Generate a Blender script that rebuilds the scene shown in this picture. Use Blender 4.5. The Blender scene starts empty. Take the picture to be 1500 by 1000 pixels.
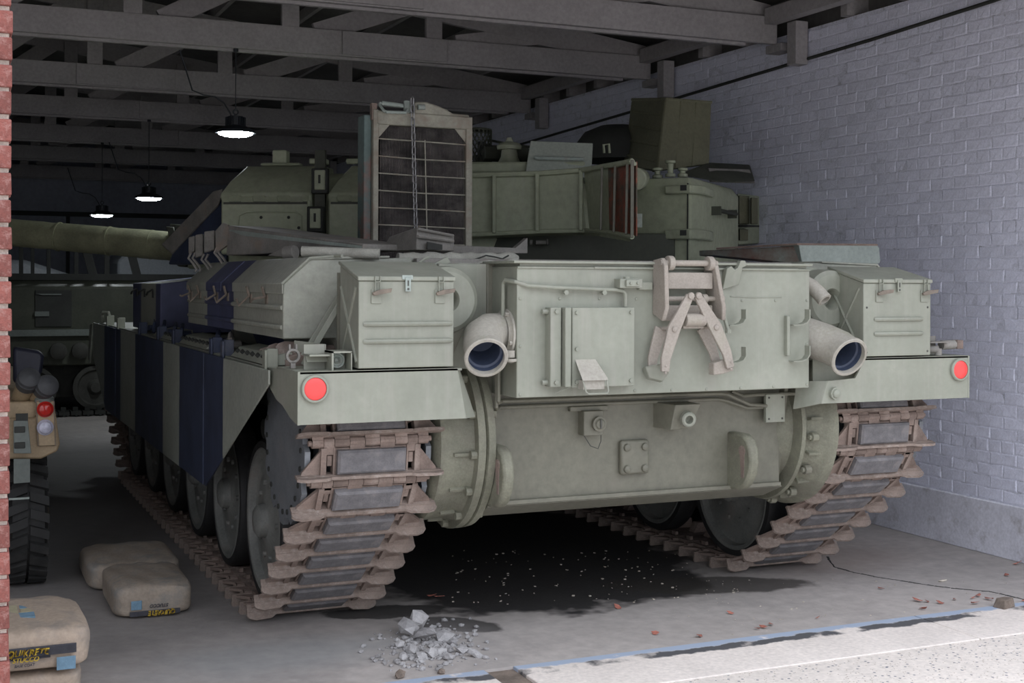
import bpy, bmesh, math, random
from mathutils import Vector, Matrix, noise
random.seed(7)
PI = math.pi
S = bpy.context.scene
COL = S.collection

# ------------------------------------------------------------------ camera, sky, light, exposure
# The world origin is on the floor under the middle of the tank's rear mudguards; +Y runs into the garage.
F_PX, PSI, YH, ROLL = 1910.7, 0.4159, 412.6, 0.0044
CAM = Vector((-3.088, -5.16, 1.664))
cd = bpy.data.cameras.new('camera')
cam = bpy.data.objects.new('camera', cd)
COL.objects.link(cam)
cd.sensor_width = 36.0
cd.lens = 36.0 * F_PX / 1500.0
cd.shift_y = -(500 - YH) / 1500.0
cd.clip_start = 0.05
cam.matrix_world = Matrix.Translation(CAM) @ Matrix.Rotation(-PSI, 4, 'Z') @ Matrix.Rotation(PI / 2, 4, 'X') @ Matrix.Rotation(ROLL, 4, 'Z')
S.camera = cam
w = bpy.data.worlds.new('overcast_sky')
S.world = w
w.use_nodes = True
bg = w.node_tree.nodes['Background']
bg.inputs[0].default_value = (0.86, 0.90, 1.0, 1)
SKY = 2.0            # zenith level; the overcast sky falls to a third of it at the horizon
wn, wl = w.node_tree.nodes, w.node_tree.links
wtc = wn.new('ShaderNodeTexCoord')
wsp = wn.new('ShaderNodeSeparateXYZ')
wl.new(wtc.outputs['Generated'], wsp.inputs[0])
wmr = wn.new('ShaderNodeMapRange')
wl.new(wsp.outputs[2], wmr.inputs['Value'])
wmr.inputs['To Min'].default_value = SKY / 3
wmr.inputs['To Max'].default_value = SKY
wl.new(wmr.outputs[0], bg.inputs[1])
S.view_settings.view_transform = 'Standard'
S.view_settings.look = 'None'
S.view_settings.gamma = 1
S.view_settings.exposure = 0.88
LAMP_POWER = 50.0


def at(px, py, d=None, **k):
    """point on the sight line of a photograph pixel, at depth d or on the plane x=, y= or z="""
    a, b = px - 750, py - YH
    ca, sa = math.cos(ROLL), math.sin(ROLL)
    u, v = (a * ca + b * sa) / F_PX, (-a * sa + b * ca) / F_PX
    c, s = math.cos(PSI), math.sin(PSI)
    r = Vector((s + u * c, c - u * s, -v))
    if d is not None:
        return CAM + r * d
    i, val = [(('x', 'y', 'z').index(n), vv) for n, vv in k.items()][0]
    return CAM + r * ((val - CAM[i]) / r[i])


# ------------------------------------------------------------------ materials
MATS = {}


def mat(name, col, rough=0.6, metal=0.0, var=0.25, nscale=3.0, dirt=None, dirt_amt=0.0, dscale=2.0,
        streak=0.0, bump=0.0, bscale=60.0, rnd=0.0, fine=0.12):
    m = bpy.data.materials.new(name)
    m.use_nodes = True
    nt = m.node_tree
    N, L = nt.nodes, nt.links
    b = N['Principled BSDF']
    b.inputs['Roughness'].default_value = rough
    b.inputs['Metallic'].default_value = metal
    tc = N.new('ShaderNodeTexCoord')
    co = tc.outputs['Object']

    def ns(scale, detail=6, vec=None, rg=0.6):
        n = N.new('ShaderNodeTexNoise')
        n.inputs['Scale'].default_value = scale
        n.inputs['Detail'].default_value = detail
        n.inputs['Roughness'].default_value = rg
        L.new(vec or co, n.inputs['Vector'])
        return n.outputs['Fac']

    def ramp(v, a, c, lo=0.0, hi=1.0):
        r = N.new('ShaderNodeMapRange')
        r.inputs['From Min'].default_value = a
        r.inputs['From Max'].default_value = c
        r.inputs['To Min'].default_value = lo
        r.inputs['To Max'].default_value = hi
        L.new(v, r.inputs['Value'])
        return r.outputs[0]

    def mix(f, a, c, mode='MIX'):
        x = N.new('ShaderNodeMix')
        x.data_type = 'RGBA'
        x.blend_type = mode
        for s_, v in ((0, f), (6, a), (7, c)):
            if hasattr(v, 'is_output'):
                L.new(v, x.inputs[s_])
            elif isinstance(v, (int, float)):
                x.inputs[s_].default_value = v
            else:
                x.inputs[s_].default_value = (*v, 1)
        return x.outputs[2]
    base = N.new('ShaderNodeRGB')
    base.outputs[0].default_value = (*col, 1)
    out = base.outputs[0]
    m['h'] = 0
    tools = dict(N=N, L=L, ns=ns, ramp=ramp, mix=mix, co=co, bsdf=b, tc=tc)
    out = mix(ramp(ns(nscale), 0.35, 0.65), [c * (1 - var) for c in col], [min(1, c * (1 + var * 0.6)) for c in col])
    if fine:
        g = ramp(ns(nscale * 14, 4), 0.3, 0.7, 1 - fine, 1 + fine)
        out = mix(1.0, out, g, 'MULTIPLY')
    if rnd:
        oi = N.new('ShaderNodeObjectInfo')
        out = mix(1.0, out, ramp(oi.outputs['Random'], 0, 1, 1 - rnd, 1 + rnd), 'MULTIPLY')
    if streak:
        mp = N.new('ShaderNodeMapping')
        mp.inputs['Scale'].default_value = (1, 1, 0.06)
        L.new(co, mp.inputs['Vector'])
        out = mix(ramp(ns(22, 3, mp.outputs[0]), 0.5, 0.75, 0, streak), out, dirt or (0.5, 0.5, 0.45))
    if dirt and dirt_amt:
        out = mix(ramp(ns(dscale, 8, None, 0.7), 0.62 - dirt_amt * 0.3, 0.72 - dirt_amt * 0.15, 0, min(1, dirt_amt + 0.3)), out, dirt)
    if bump:
        bp = N.new('ShaderNodeBump')
        bp.inputs['Strength'].default_value = bump
        bp.inputs['Distance'].default_value = 0.01
        L.new(ns(bscale, 5), bp.inputs['Height'])
        L.new(bp.outputs[0], b.inputs['Normal'])
        tools['bump'] = bp
    L.new(out, b.inputs['Base Color'])
    tools['out'] = out
    MATS[name] = tools
    return m


GREEN = (0.262, 0.274, 0.222)
DUST = (0.36, 0.34, 0.30)
M = {}
M['green'] = mat('painted_green', GREEN, 0.55, var=0.14, nscale=2.2, dirt=DUST, dirt_amt=0.1, dscale=2.2, streak=0.35, bump=0.03, fine=0.05)
M['hull'] = mat('painted_olive', (0.158, 0.155, 0.118), 0.55, var=0.13, nscale=2.0, dirt=(0.17, 0.16, 0.125), dirt_amt=0.25, dscale=3, streak=0.12, bump=0.06)
M['turret'] = mat('painted_turret_green', (0.355, 0.385, 0.27), 0.6, var=0.15, nscale=1.6, dirt=DUST, dirt_amt=0.15, streak=0.2, bump=0.08, bscale=40)
M['cast'] = mat('cast_olive', (0.19, 0.19, 0.14), 0.65, var=0.25, nscale=7, dirt=(0.15, 0.14, 0.11), dirt_amt=0.4, dscale=9, bump=0.35, bscale=70)
M['blue'] = mat('painted_navy', (0.035, 0.047, 0.085), 0.55, var=0.3, nscale=3, dirt=(0.14, 0.14, 0.15), dirt_amt=0.2, streak=0.15)
M['dustpipe'] = mat('dusty_pipe_paint', (0.375, 0.355, 0.305), 0.7, var=0.12, nscale=5, dirt=(0.27, 0.27, 0.20), dirt_amt=0.35, dscale=6)
M['lock'] = mat('dusty_pink_primer', (0.325, 0.29, 0.248), 0.7, var=0.12, nscale=8, dirt=(0.27, 0.26, 0.2), dirt_amt=0.3, dscale=8)
M['rust'] = mat('track_rust', (0.225, 0.170, 0.142), 0.8, var=0.3, nscale=9, dirt=(0.36, 0.30, 0.26), dirt_amt=0.3, dscale=8, bump=0.25, rnd=0.15)
M['barrust'] = mat('worn_steel_edge', (0.26, 0.205, 0.172), 0.7, var=0.3, nscale=12, dirt=(0.45, 0.40, 0.36), dirt_amt=0.3, dscale=20, bump=0.15)
M['rubber'] = mat('worn_rubber', (0.165, 0.16, 0.165), 0.85, var=0.25, nscale=14, dirt=(0.23, 0.21, 0.2), dirt_amt=0.35, dscale=16, bump=0.4, bscale=50)
M['black'] = mat('black_rubber', (0.022, 0.022, 0.022), 0.7, var=0.3, nscale=8, dirt=(0.09, 0.085, 0.08), dirt_amt=0.2, dscale=6)
M['wheel'] = mat('wheel_grey', (0.19, 0.195, 0.18), 0.65, var=0.25, nscale=6, dirt=(0.2, 0.18, 0.16), dirt_amt=0.3, dscale=6, bump=0.1)
M['sprocket'] = mat('sprocket_steel', (0.20, 0.215, 0.23), 0.55, metal=0.3, var=0.2, nscale=8, dirt=(0.2, 0.17, 0.15), dirt_amt=0.25)
M['inside'] = mat('pipe_inside', (0.05, 0.065, 0.105), 0.55, var=0.2)
M['dark'] = mat('dark_metal', (0.03, 0.032, 0.028), 0.7, var=0.3)  # near-black tone shared by many dark parts
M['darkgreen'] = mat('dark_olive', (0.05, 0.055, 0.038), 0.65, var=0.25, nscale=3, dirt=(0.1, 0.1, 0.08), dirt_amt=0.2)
M['darkpanel'] = mat('olive_drab_sheet', (0.15, 0.15, 0.095), 0.7, var=0.12, nscale=3, dirt=(0.08, 0.08, 0.05), dirt_amt=0.2)
M['radframe'] = mat('radiator_frame_paint', (0.33, 0.32, 0.26), 0.65, var=0.25, nscale=8, dirt=(0.24, 0.17, 0.13), dirt_amt=0.35, dscale=7)
M['radcore'] = mat('radiator_core', (0.032, 0.027, 0.025), 0.8, var=0.5, nscale=18, dirt=(0.11, 0.095, 0.085), dirt_amt=0.4, dscale=14)
M['finbrown'] = mat('dusty_fins', (0.15, 0.135, 0.125), 0.8, var=0.4, nscale=9, dirt=(0.03, 0.028, 0.026), dirt_amt=0.5, dscale=12)
M['dullgear'] = mat('dull_running_gear', (0.06, 0.06, 0.052), 0.8, var=0.3, nscale=5)  # dull dark colour of the carrier's lower hull and wheels
M['teal'] = mat('radiator_side_paint', (0.12, 0.17, 0.16), 0.6, var=0.2, dirt=(0.35, 0.10, 0.06), dirt_amt=0.35, dscale=2.5)
M['steel'] = mat('chain_steel', (0.33, 0.33, 0.33), 0.45, metal=0.6, var=0.2)
M['greydeck'] = mat('weathered_grey_metal', (0.215, 0.205, 0.185), 0.7, var=0.25, nscale=6, dirt=(0.27, 0.2, 0.15), dirt_amt=0.3, dscale=5)
M['canvas'] = mat('dusty_canvas', (0.31, 0.31, 0.27), 0.9, var=0.2, nscale=10, dirt=(0.2, 0.19, 0.16), dirt_amt=0.3, bump=0.5, bscale=30)
M['sleeve'] = mat('barrel_sleeve', (0.19, 0.195, 0.12), 0.85, var=0.25, nscale=5, dirt=(0.07, 0.07, 0.045), dirt_amt=0.3, bump=0.4, bscale=18)
M['rustplate'] = mat('rusty_beam_paint', (0.30, 0.34, 0.30), 0.6, var=0.15, nscale=3, dirt=(0.19, 0.085, 0.06), dirt_amt=0.75, dscale=2.2)
M['palebeam'] = mat('pale_beam_paint', (0.33, 0.38, 0.345), 0.55, var=0.15, nscale=3, dirt=(0.24, 0.15, 0.11), dirt_amt=0.25, dscale=4)
M['redrust'] = mat('flaking_red_primer', (0.36, 0.10, 0.06), 0.75, var=0.35, nscale=9, dirt=(0.10, 0.095, 0.07), dirt_amt=0.75, dscale=7, bump=0.5)
M['hinge'] = mat('rusty_latch', (0.20, 0.165, 0.13), 0.7, var=0.3, nscale=20)
M['greybox'] = mat('grey_green_box', (0.40, 0.44, 0.38), 0.5, var=0.12, nscale=4, dirt=(0.4, 0.43, 0.4), dirt_amt=0.2)
M['tan'] = mat('desert_tan_paint', (0.34, 0.255, 0.155), 0.6, var=0.12, nscale=6, dirt=(0.2, 0.15, 0.1), dirt_amt=0.2)
M['jeepgrey'] = mat('jeep_grey_bumper', (0.15, 0.17, 0.155), 0.6, var=0.15)
M['cap'] = mat('grey_rubber_cap', (0.06, 0.062, 0.066), 0.6, var=0.2)
M['navycloth'] = mat('navy_vinyl', (0.018, 0.020, 0.035), 0.5, var=0.2)
M['tyre'] = mat('tyre_rubber', (0.022, 0.022, 0.021), 0.75, var=0.3, nscale=10, dirt=(0.07, 0.065, 0.06), dirt_amt=0.25)
M['wood'] = mat('white_painted_timber', (0.33, 0.315, 0.315), 0.8, var=0.10, nscale=2.5, dirt=(0.22, 0.21, 0.2), dirt_amt=0.15, dscale=2, bump=0.1, bscale=30)
M['roof'] = mat('dark_roof_boards', (0.13, 0.125, 0.12), 0.9, var=0.25, nscale=1.5)
M['brick'] = mat('white_painted_brick', (0.775, 0.79, 0.915), 0.75, var=0.05, nscale=8, dirt=(0.33, 0.33, 0.36), dirt_amt=0.08, dscale=9, rnd=0.05, bump=0.5, bscale=35)
M['mortar'] = mat('painted_mortar', (0.715, 0.73, 0.84), 0.85, var=0.08, nscale=6, dirt=(0.18, 0.18, 0.2), dirt_amt=0.25, dscale=14, bump=0.6, bscale=60)
M['plinth'] = mat('painted_concrete_footing', (0.72, 0.72, 0.79), 0.8, var=0.12, nscale=4, dirt=(0.28, 0.26, 0.25), dirt_amt=0.25, dscale=6, bump=0.3)
M['backwall'] = mat('grey_painted_wall', (0.34, 0.36, 0.42), 0.85, var=0.12, nscale=1)
M['redbrick'] = mat('red_brick', (0.20, 0.065, 0.052), 0.85, var=0.25, nscale=22, dirt=(0.42, 0.25, 0.22), dirt_amt=0.3, dscale=30, rnd=0.22, bump=0.8, bscale=70)
M['redmortar'] = mat('buff_mortar', (0.62, 0.53, 0.46), 0.95, var=0.15, nscale=14, bump=0.8, bscale=90)
M['paper'] = mat('paper_sack', (0.42, 0.335, 0.26), 0.85, var=0.12, nscale=4, dirt=(0.24, 0.22, 0.2), dirt_amt=0.4, dscale=5, bump=0.3, bscale=18)
M['paperdark'] = mat('dusty_paper_sack', (0.36, 0.30, 0.24), 0.85, var=0.2, nscale=5, dirt=(0.22, 0.22, 0.21), dirt_amt=0.5, dscale=6, bump=0.3, bscale=18)
M['ink'] = mat('sack_dark_ink', (0.05, 0.05, 0.06), 0.8, var=0.3, nscale=20)
M['yellow'] = mat('sack_yellow_ink', (0.55, 0.38, 0.04), 0.8, var=0.15)
M['skyink'] = mat('sack_blue_ink', (0.16, 0.27, 0.36), 0.8, var=0.2, nscale=20)
M['paleyellow'] = mat('sack_pale_yellow_ink', (0.42, 0.38, 0.25), 0.8, var=0.1)
M['lighthouse'] = mat('lamp_housing', (0.02, 0.024, 0.03), 0.5)
M['rubble'] = mat('broken_concrete', (0.42, 0.41, 0.41), 0.9, var=0.25, nscale=12, dirt=(0.25, 0.24, 0.23), dirt_amt=0.35, dscale=10, bump=0.6, rnd=0.2)
M['stone'] = mat('brown_stone', (0.20, 0.16, 0.13), 0.9, var=0.3, nscale=14, bump=0.6)
M['leaf'] = mat('dry_red_leaf', (0.40, 0.15, 0.11), 0.7, var=0.3, nscale=30, rnd=0.35)
M['crumb'] = mat('pale_crumbs', (0.55, 0.5, 0.42), 0.9, var=0.3)
M['palecar'] = mat('pale_vehicle_paint', (0.42, 0.45, 0.48), 0.35, var=0.08)
M['sock'] = mat('dark_socket', (0.07, 0.07, 0.06), 0.6)
M['clear'] = mat('clear_lamp_lens', (0.5, 0.5, 0.6), 0.15, var=0.2, nscale=60)
M['redlens'] = mat('red_lamp_lens', (0.45, 0.02, 0.015), 0.15, var=0.1, nscale=60)
M['reflector'] = mat('red_reflector', (0.85, 0.075, 0.07), 0.3, var=0.03, nscale=200)


def emis(name, col, strength):
    m = bpy.data.materials.new(name)
    m.use_nodes = True
    b = m.node_tree.nodes['Principled BSDF']
    b.inputs['Base Color'].default_value = (*col, 1)
    b.inputs['Emission Color'].default_value = (*col, 1)
    b.inputs['Emission Strength'].default_value = strength
    return m


M['lamp'] = emis('lamp_diffuser', (0.9, 0.96, 1.0), LAMP_POWER)


def camo(name, bands, green, navy=(0.034, 0.045, 0.082)):
    """green paint with dark blue bands across the tank's length"""
    m = mat(name, green, 0.55, var=0.14, nscale=2.5, dirt=DUST, dirt_amt=0.15, dscale=4, streak=0.3)
    t = MATS[name]
    N, L = t['N'], t['L']
    sp = N.new('ShaderNodeSeparateXYZ')
    L.new(t['co'], sp.inputs[0])
    wob = t['ramp'](t['ns'](2.0, 2), 0, 1, -0.03, 0.03)
    ad = N.new('ShaderNodeMath')
    L.new(sp.outputs[1], ad.inputs[0])
    L.new(wob, ad.inputs[1])
    tot = None
    for a, b in bands:
        c = N.new('ShaderNodeMath')
        c.operation = 'COMPARE'
        L.new(ad.outputs[0], c.inputs[0])
        c.inputs[1].default_value = (a + b) / 2
        c.inputs[2].default_value = (b - a) / 2
        if tot is None:
            tot = c.outputs[0]
        else:
            s_ = N.new('ShaderNodeMath')
            L.new(tot, s_.inputs[0])
            L.new(c.outputs[0], s_.inputs[1])
            tot = s_.outputs[0]
    nv = t['mix'](t['ramp'](t['ns'](5), 0.35, 0.65), [c * 0.75 for c in navy], [c * 1.25 for c in navy])
    out = t['mix'](tot, t['out'], nv)
    L.new(out, t['bsdf'].inputs['Base Color'])
    return m


M['skirt'] = camo('skirt_camouflage', [(5.32, 6.35), (3.22, 4.5), (1.37, 2.62)], (0.31, 0.33, 0.28))
M['bincamo'] = camo('bin_camouflage', [(1.55, 2.25), (4.9, 6.0), (3.55, 4.2)], (0.295, 0.305, 0.255), (0.06, 0.067, 0.125))

# floor: grey slab with oil stains and scuffs, and the dim far left painted darker
fl = mat('garage_concrete', (0.44, 0.405, 0.38), 0.75, var=0.12, nscale=0.9, dirt=(0.28, 0.26, 0.25), dirt_amt=0.3, dscale=1.4, bump=0.25, bscale=25)
t = MATS['garage_concrete']
N, L = t['N'], t['L']


def math_(op, a, b=None, N=None, L=None):
    n = N.new('ShaderNodeMath')
    n.operation = op
    for i, v in enumerate((a, b)):
        if v is None:
            continue
        if hasattr(v, 'is_output'):
            L.new(v, n.inputs[i])
        else:
            n.inputs[i].default_value = v
    return n.outputs[0]


sp = N.new('ShaderNodeSeparateXYZ')
L.new(t['co'], sp.inputs[0])


def blob(cx, cy, rx, ry, soft, wob, scale, rot=0.0):
    """noise-edged elliptical mask for stains and painted dimness"""
    X = math_('SUBTRACT', sp.outputs[0], cx, N, L)
    Y = math_('SUBTRACT', sp.outputs[1], cy, N, L)
    if rot:
        c, s = math.cos(rot), math.sin(rot)
        X, Y = (math_('ADD', math_('MULTIPLY', X, c, N, L), math_('MULTIPLY', Y, s, N, L), N, L),
                math_('SUBTRACT', math_('MULTIPLY', Y, c, N, L), math_('MULTIPLY', X, s, N, L), N, L))
    X = math_('DIVIDE', X, rx, N, L)
    Y = math_('DIVIDE', Y, ry, N, L)
    r = math_('SQRT', math_('ADD', math_('MULTIPLY', X, X, N, L), math_('MULTIPLY', Y, Y, N, L), N, L), None, N, L)
    r = math_('ADD', r, t['ramp'](t['ns'](scale, 4), 0, 1, -wob, wob), N, L)
    return t['ramp'](r, 1 - soft, 1 + soft, 1, 0)


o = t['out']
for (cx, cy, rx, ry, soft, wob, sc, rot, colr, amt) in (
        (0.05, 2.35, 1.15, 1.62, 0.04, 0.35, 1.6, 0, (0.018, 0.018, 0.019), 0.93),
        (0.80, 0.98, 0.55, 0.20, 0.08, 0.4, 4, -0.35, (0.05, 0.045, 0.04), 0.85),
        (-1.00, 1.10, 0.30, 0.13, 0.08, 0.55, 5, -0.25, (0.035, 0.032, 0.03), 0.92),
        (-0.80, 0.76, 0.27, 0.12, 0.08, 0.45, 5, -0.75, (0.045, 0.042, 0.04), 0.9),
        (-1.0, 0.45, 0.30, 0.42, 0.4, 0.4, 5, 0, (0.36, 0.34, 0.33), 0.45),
        (-2.4, 5.6, 1.7, 4.2, 0.5, 0.4, 0.8, 0, (0.13, 0.128, 0.13), 0.8),  # wide dark patch painted in for the dim left interior
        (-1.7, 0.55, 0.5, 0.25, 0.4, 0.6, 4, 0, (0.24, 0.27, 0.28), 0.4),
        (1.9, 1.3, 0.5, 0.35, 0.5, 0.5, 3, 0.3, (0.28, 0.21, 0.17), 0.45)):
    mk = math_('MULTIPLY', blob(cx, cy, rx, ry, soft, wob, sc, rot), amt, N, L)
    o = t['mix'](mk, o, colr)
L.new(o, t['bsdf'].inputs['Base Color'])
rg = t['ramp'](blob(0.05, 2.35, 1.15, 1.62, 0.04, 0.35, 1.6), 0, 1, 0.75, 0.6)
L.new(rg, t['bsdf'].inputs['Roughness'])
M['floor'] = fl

# sill: pale concrete strip with worn blue paint line and black tar line
si = mat('sill_concrete', (0.74, 0.675, 0.62), 0.85, var=0.08, nscale=3, dirt=(0.55, 0.5, 0.46), dirt_amt=0.15, dscale=5, bump=0.15)
t = MATS['sill_concrete']
N, L = t['N'], t['L']
sp = N.new('ShaderNodeSeparateXYZ')
L.new(t['co'], sp.inputs[0])
wy = math_('ADD', sp.outputs[1], t['ramp'](t['ns'](7, 5), 0, 1, -0.05, 0.05), N, L)
o = t['out']
for lo, hi, colr, nsx, thr in ((-0.145, -0.055, (0.09, 0.09, 0.095), 2.6, 0.46), (-0.07, 0.03, (0.36, 0.43, 0.54), 5.0, 0.36)):
    band = math_('MULTIPLY', t['ramp'](wy, lo, lo + 0.015), t['ramp'](wy, hi, hi - 0.015), N, L)
    pat = t['ramp'](t['ns'](nsx, 6), thr - 0.03, thr + 0.05)
    o = t['mix'](math_('MULTIPLY', band, pat, N, L), o, colr)
L.new(o, t['bsdf'].inputs['Base Color'])
M['sill'] = si

# driveway: exposed aggregate
dr = mat('exposed_aggregate', (0.68, 0.62, 0.565), 0.85, var=0.06, nscale=3)
t = MATS['exposed_aggregate']
N, L = t['N'], t['L']
o = t['out']
for sc, colr, lo in ((38, (0.16, 0.17, 0.20), 0.20), (61, (0.30, 0.24, 0.18), 0.17)):
    v = N.new('ShaderNodeTexVoronoi')
    v.inputs['Scale'].default_value = sc
    L.new(t['co'], v.inputs['Vector'])
    rr = N.new('ShaderNodeSeparateColor')
    L.new(v.outputs['Color'], rr.inputs[0])
    pick = t['ramp'](rr.outputs[0], 0.5, 0.52)
    dot = t['ramp'](v.outputs['Distance'], lo + 0.06, lo)
    o = t['mix'](math_('MULTIPLY', pick, dot, N, L), o, colr)
L.new(o, t['bsdf'].inputs['Base Color'])
M['drive'] = dr


# ------------------------------------------------------------------ mesh helpers
def V(*a):
    return Vector(a)


class MB:
    def __init__(self):
        self.b = bmesh.new()
        self.mi = 0

    def _f(self, vs):
        try:
            f = self.b.faces.new(vs)
            f.material_index = self.mi
            return f
        except ValueError:
            return None

    def hexa(self, p):
        """eight corners: bottom ring then top ring"""
        v = [self.b.verts.new(q) for q in p]
        for i in ((3, 2, 1, 0), (4, 5, 6, 7), (0, 1, 5, 4), (1, 2, 6, 5), (2, 3, 7, 6), (3, 0, 4, 7)):
            self._f([v[k] for k in i])
        return self

    def box(self, x0, x1, y0, y1, z0, z1):
        return self.hexa([(x0, y0, z0), (x1, y0, z0), (x1, y1, z0), (x0, y1, z0), (x0, y0, z1), (x1, y0, z1), (x1, y1, z1), (x0, y1, z1)])

    def obox(self, c, u, v, n, su, sv, sn):
        """box at c with half sizes along unit axes"""
        c, u, v, n = Vector(c), Vector(u).normalized(), Vector(v).normalized(), Vector(n).normalized()
        P = []
        for k in (-1, 1):
            for a, b in ((-1, -1), (1, -1), (1, 1), (-1, 1)):
                P.append(c + u * su * a + v * sv * b + n * sn * k)
        return self.hexa(P)

    def prism(self, poly, ext):
        """planar polygon (3d points) extruded by a vector"""
        ext = Vector(ext)
        a = [self.b.verts.new(Vector(p)) for p in poly]
        c = [self.b.verts.new(Vector(p) + ext) for p in poly]
        self._f(a[::-1])
        self._f(c)
        n = len(a)
        for i in range(n):
            self._f([a[i], a[(i + 1) % n], c[(i + 1) % n], c[i]])
        return self

    def loft(self, rings, close=True, caps=True):
        R = [[self.b.verts.new(Vector(p)) for p in r] for r in rings]
        n = len(R[0])
        for a, c in zip(R, R[1:]):
            for i in range(n if close else n - 1):
                self._f([a[i], a[(i + 1) % n], c[(i + 1) % n], c[i]])
        if caps and close:
            self._f(R[0][::-1])
            self._f(R[-1])
        return self

    def tube(self, pts, r, seg=12, caps=True):
        pts = [Vector(p) for p in pts]
        rr = r if isinstance(r, (list, tuple)) else [r] * len(pts)
        rings = []
        up = None
        for i, p in enumerate(pts):
            d = (pts[min(i + 1, len(pts) - 1)] - pts[max(i - 1, 0)]).normalized()
            if up is None:
                up = Vector((0, 0, 1)) if abs(d.z) < 0.9 else Vector((0, 1, 0))
            a = d.cross(up).normalized()
            up = a.cross(d).normalized()
            rings.append([p + (a * math.cos(2 * PI * k / seg) + up * math.sin(2 * PI * k / seg)) * rr[i] for k in range(seg)])
        return self.loft(rings, True, caps)

    def cyl(self, a, b, r, seg=16, r2=None):
        return self.tube([a, b], [r, r if r2 is None else r2], seg)

    def lathe(self, c, axis, prof, seg=32, close=False):
        """prof: (offset along axis, radius)"""
        c, ax = Vector(c), Vector(axis).normalized()
        up = Vector((0, 0, 1)) if abs(ax.z) < 0.9 else Vector((0, 1, 0))
        a = ax.cross(up).normalized()
        up = a.cross(ax).normalized()
        rings = [[c + ax * o_ + (a * math.cos(2 * PI * k / seg) + up * math.sin(2 * PI * k / seg)) * max(r, 1e-4) for k in range(seg)] for o_, r in prof]
        if close:
            rings.append(rings[0])
        return self.loft(rings, True, False)

    def bolt(self, p, n, r=0.01, h=0.008):
        p, n = Vector(p), Vector(n).normalized()
        return self.cyl(p - n * 0.004, p + n * h, r, 6)

    def dome(self, p, n, r=0.01):
        return self.lathe(p, n, [(-0.002, r), (r * 0.35, r * 0.85), (r * 0.6, r * 0.4), (r * 0.65, 0.0)], 8)


def smooth(me, angle=35):
    for p in me.polygons:
        p.use_smooth = True
    try:
        me.set_sharp_from_angle(angle=math.radians(angle))
    except Exception:
        pass


def wloc(o):
    p = Vector((0, 0, 0))
    while o:
        p += o.location
        o = o.parent
    return p


def obj(name, mb, m, parent=None, base=None, bevel=0.0, sm=True, kind=None, weld=True):
    b = mb.b
    if weld:
        bmesh.ops.remove_doubles(b, verts=b.verts, dist=1e-5)
    bmesh.ops.recalc_face_normals(b, faces=b.faces)
    off = wloc(parent)
    loc = Vector(base) if base is not None else off
    bmesh.ops.translate(b, verts=b.verts, vec=-loc)
    me = bpy.data.meshes.new(name)
    b.to_mesh(me)
    b.free()
    for x in (m if isinstance(m, (list, tuple)) else [m]):
        me.materials.append(x)
    if sm:
        smooth(me)
    o = bpy.data.objects.new(name, me)
    COL.objects.link(o)
    if parent:
        o.parent = parent
    o.location = loc - off
    if bevel:
        bv = o.modifiers.new('bevel', 'BEVEL')
        bv.width = bevel
        bv.segments = 2
        bv.limit_method = 'ANGLE'
        bv.angle_limit = math.radians(40)
    if kind or name.split('_')[-1] in ('bolts', 'rivets', 'studs', 'fins', 'pins'):
        o['kind'] = kind or 'stuff'
    return o


def tag(o, label, cat, group=None):
    o['label'] = label
    o['category'] = cat
    if group:
        o['group'] = group
    return o


def thing(name, loc, label, cat, group=None):
    o = bpy.data.objects.new(name, None)
    o.empty_display_size = 0.1
    COL.objects.link(o)
    o.location = loc
    return tag(o, label, cat, group)


def text(body, name, parent, m, origin, u, v, size, depth=0.0015, shear=0.0, width=None, align='LEFT'):
    cu = bpy.data.curves.new(name, 'FONT')
    cu.body = body
    cu.size = size
    cu.shear = shear
    cu.extrude = depth
    cu.offset = size * 0.018
    cu.align_x = align
    tmp = bpy.data.objects.new(name, cu)
    COL.objects.link(tmp)
    bpy.context.view_layer.update()
    me = bpy.data.meshes.new_from_object(tmp.evaluated_get(bpy.context.evaluated_depsgraph_get()))
    bpy.data.objects.remove(tmp)
    bpy.data.curves.remove(cu)
    xs = [q.co.x for q in me.vertices]
    k = (width / (max(xs) - min(xs))) if width else 1
    u, v = Vector(u).normalized(), Vector(v).normalized()
    n = u.cross(v)
    off = wloc(parent)
    for q in me.vertices:
        q.co = Vector(origin) - off + u * q.co.x * k + v * q.co.y + n * q.co.z
    me.materials.clear()
    me.materials.append(m)
    me.name = name
    o = bpy.data.objects.new(name, me)
    COL.objects.link(o)
    o.parent = parent
    return o


#@@STRUCTURE
# ------------------------------------------------------------------ the setting
def struct(name, mb, m, **k):
    return obj(name, mb, m, kind='structure', **k)


WX = 2.86           # face of the right wall
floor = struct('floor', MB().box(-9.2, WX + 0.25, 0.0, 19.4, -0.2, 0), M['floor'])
drive = struct('driveway', MB().box(-22, 22, -26, -0.46, -0.25, -0.004), M['drive'])
sill = struct('trim_1', MB().box(-9.2, WX + 0.25, -0.46, 0.0, -0.22, -0.012), M['stone'])
xs = [-9.2, -5.2, -3.1, -0.93, -0.80, 1.4, 3.1]
for i, (a, b_) in enumerate(zip(xs, xs[1:])):
    if i == 3:
        continue
    obj('sill_slab', MB().box(a + 0.003, b_ - 0.003, -0.456, -0.001, -0.02, 0.002), M['sill'], sill, bevel=0.004)
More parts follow.
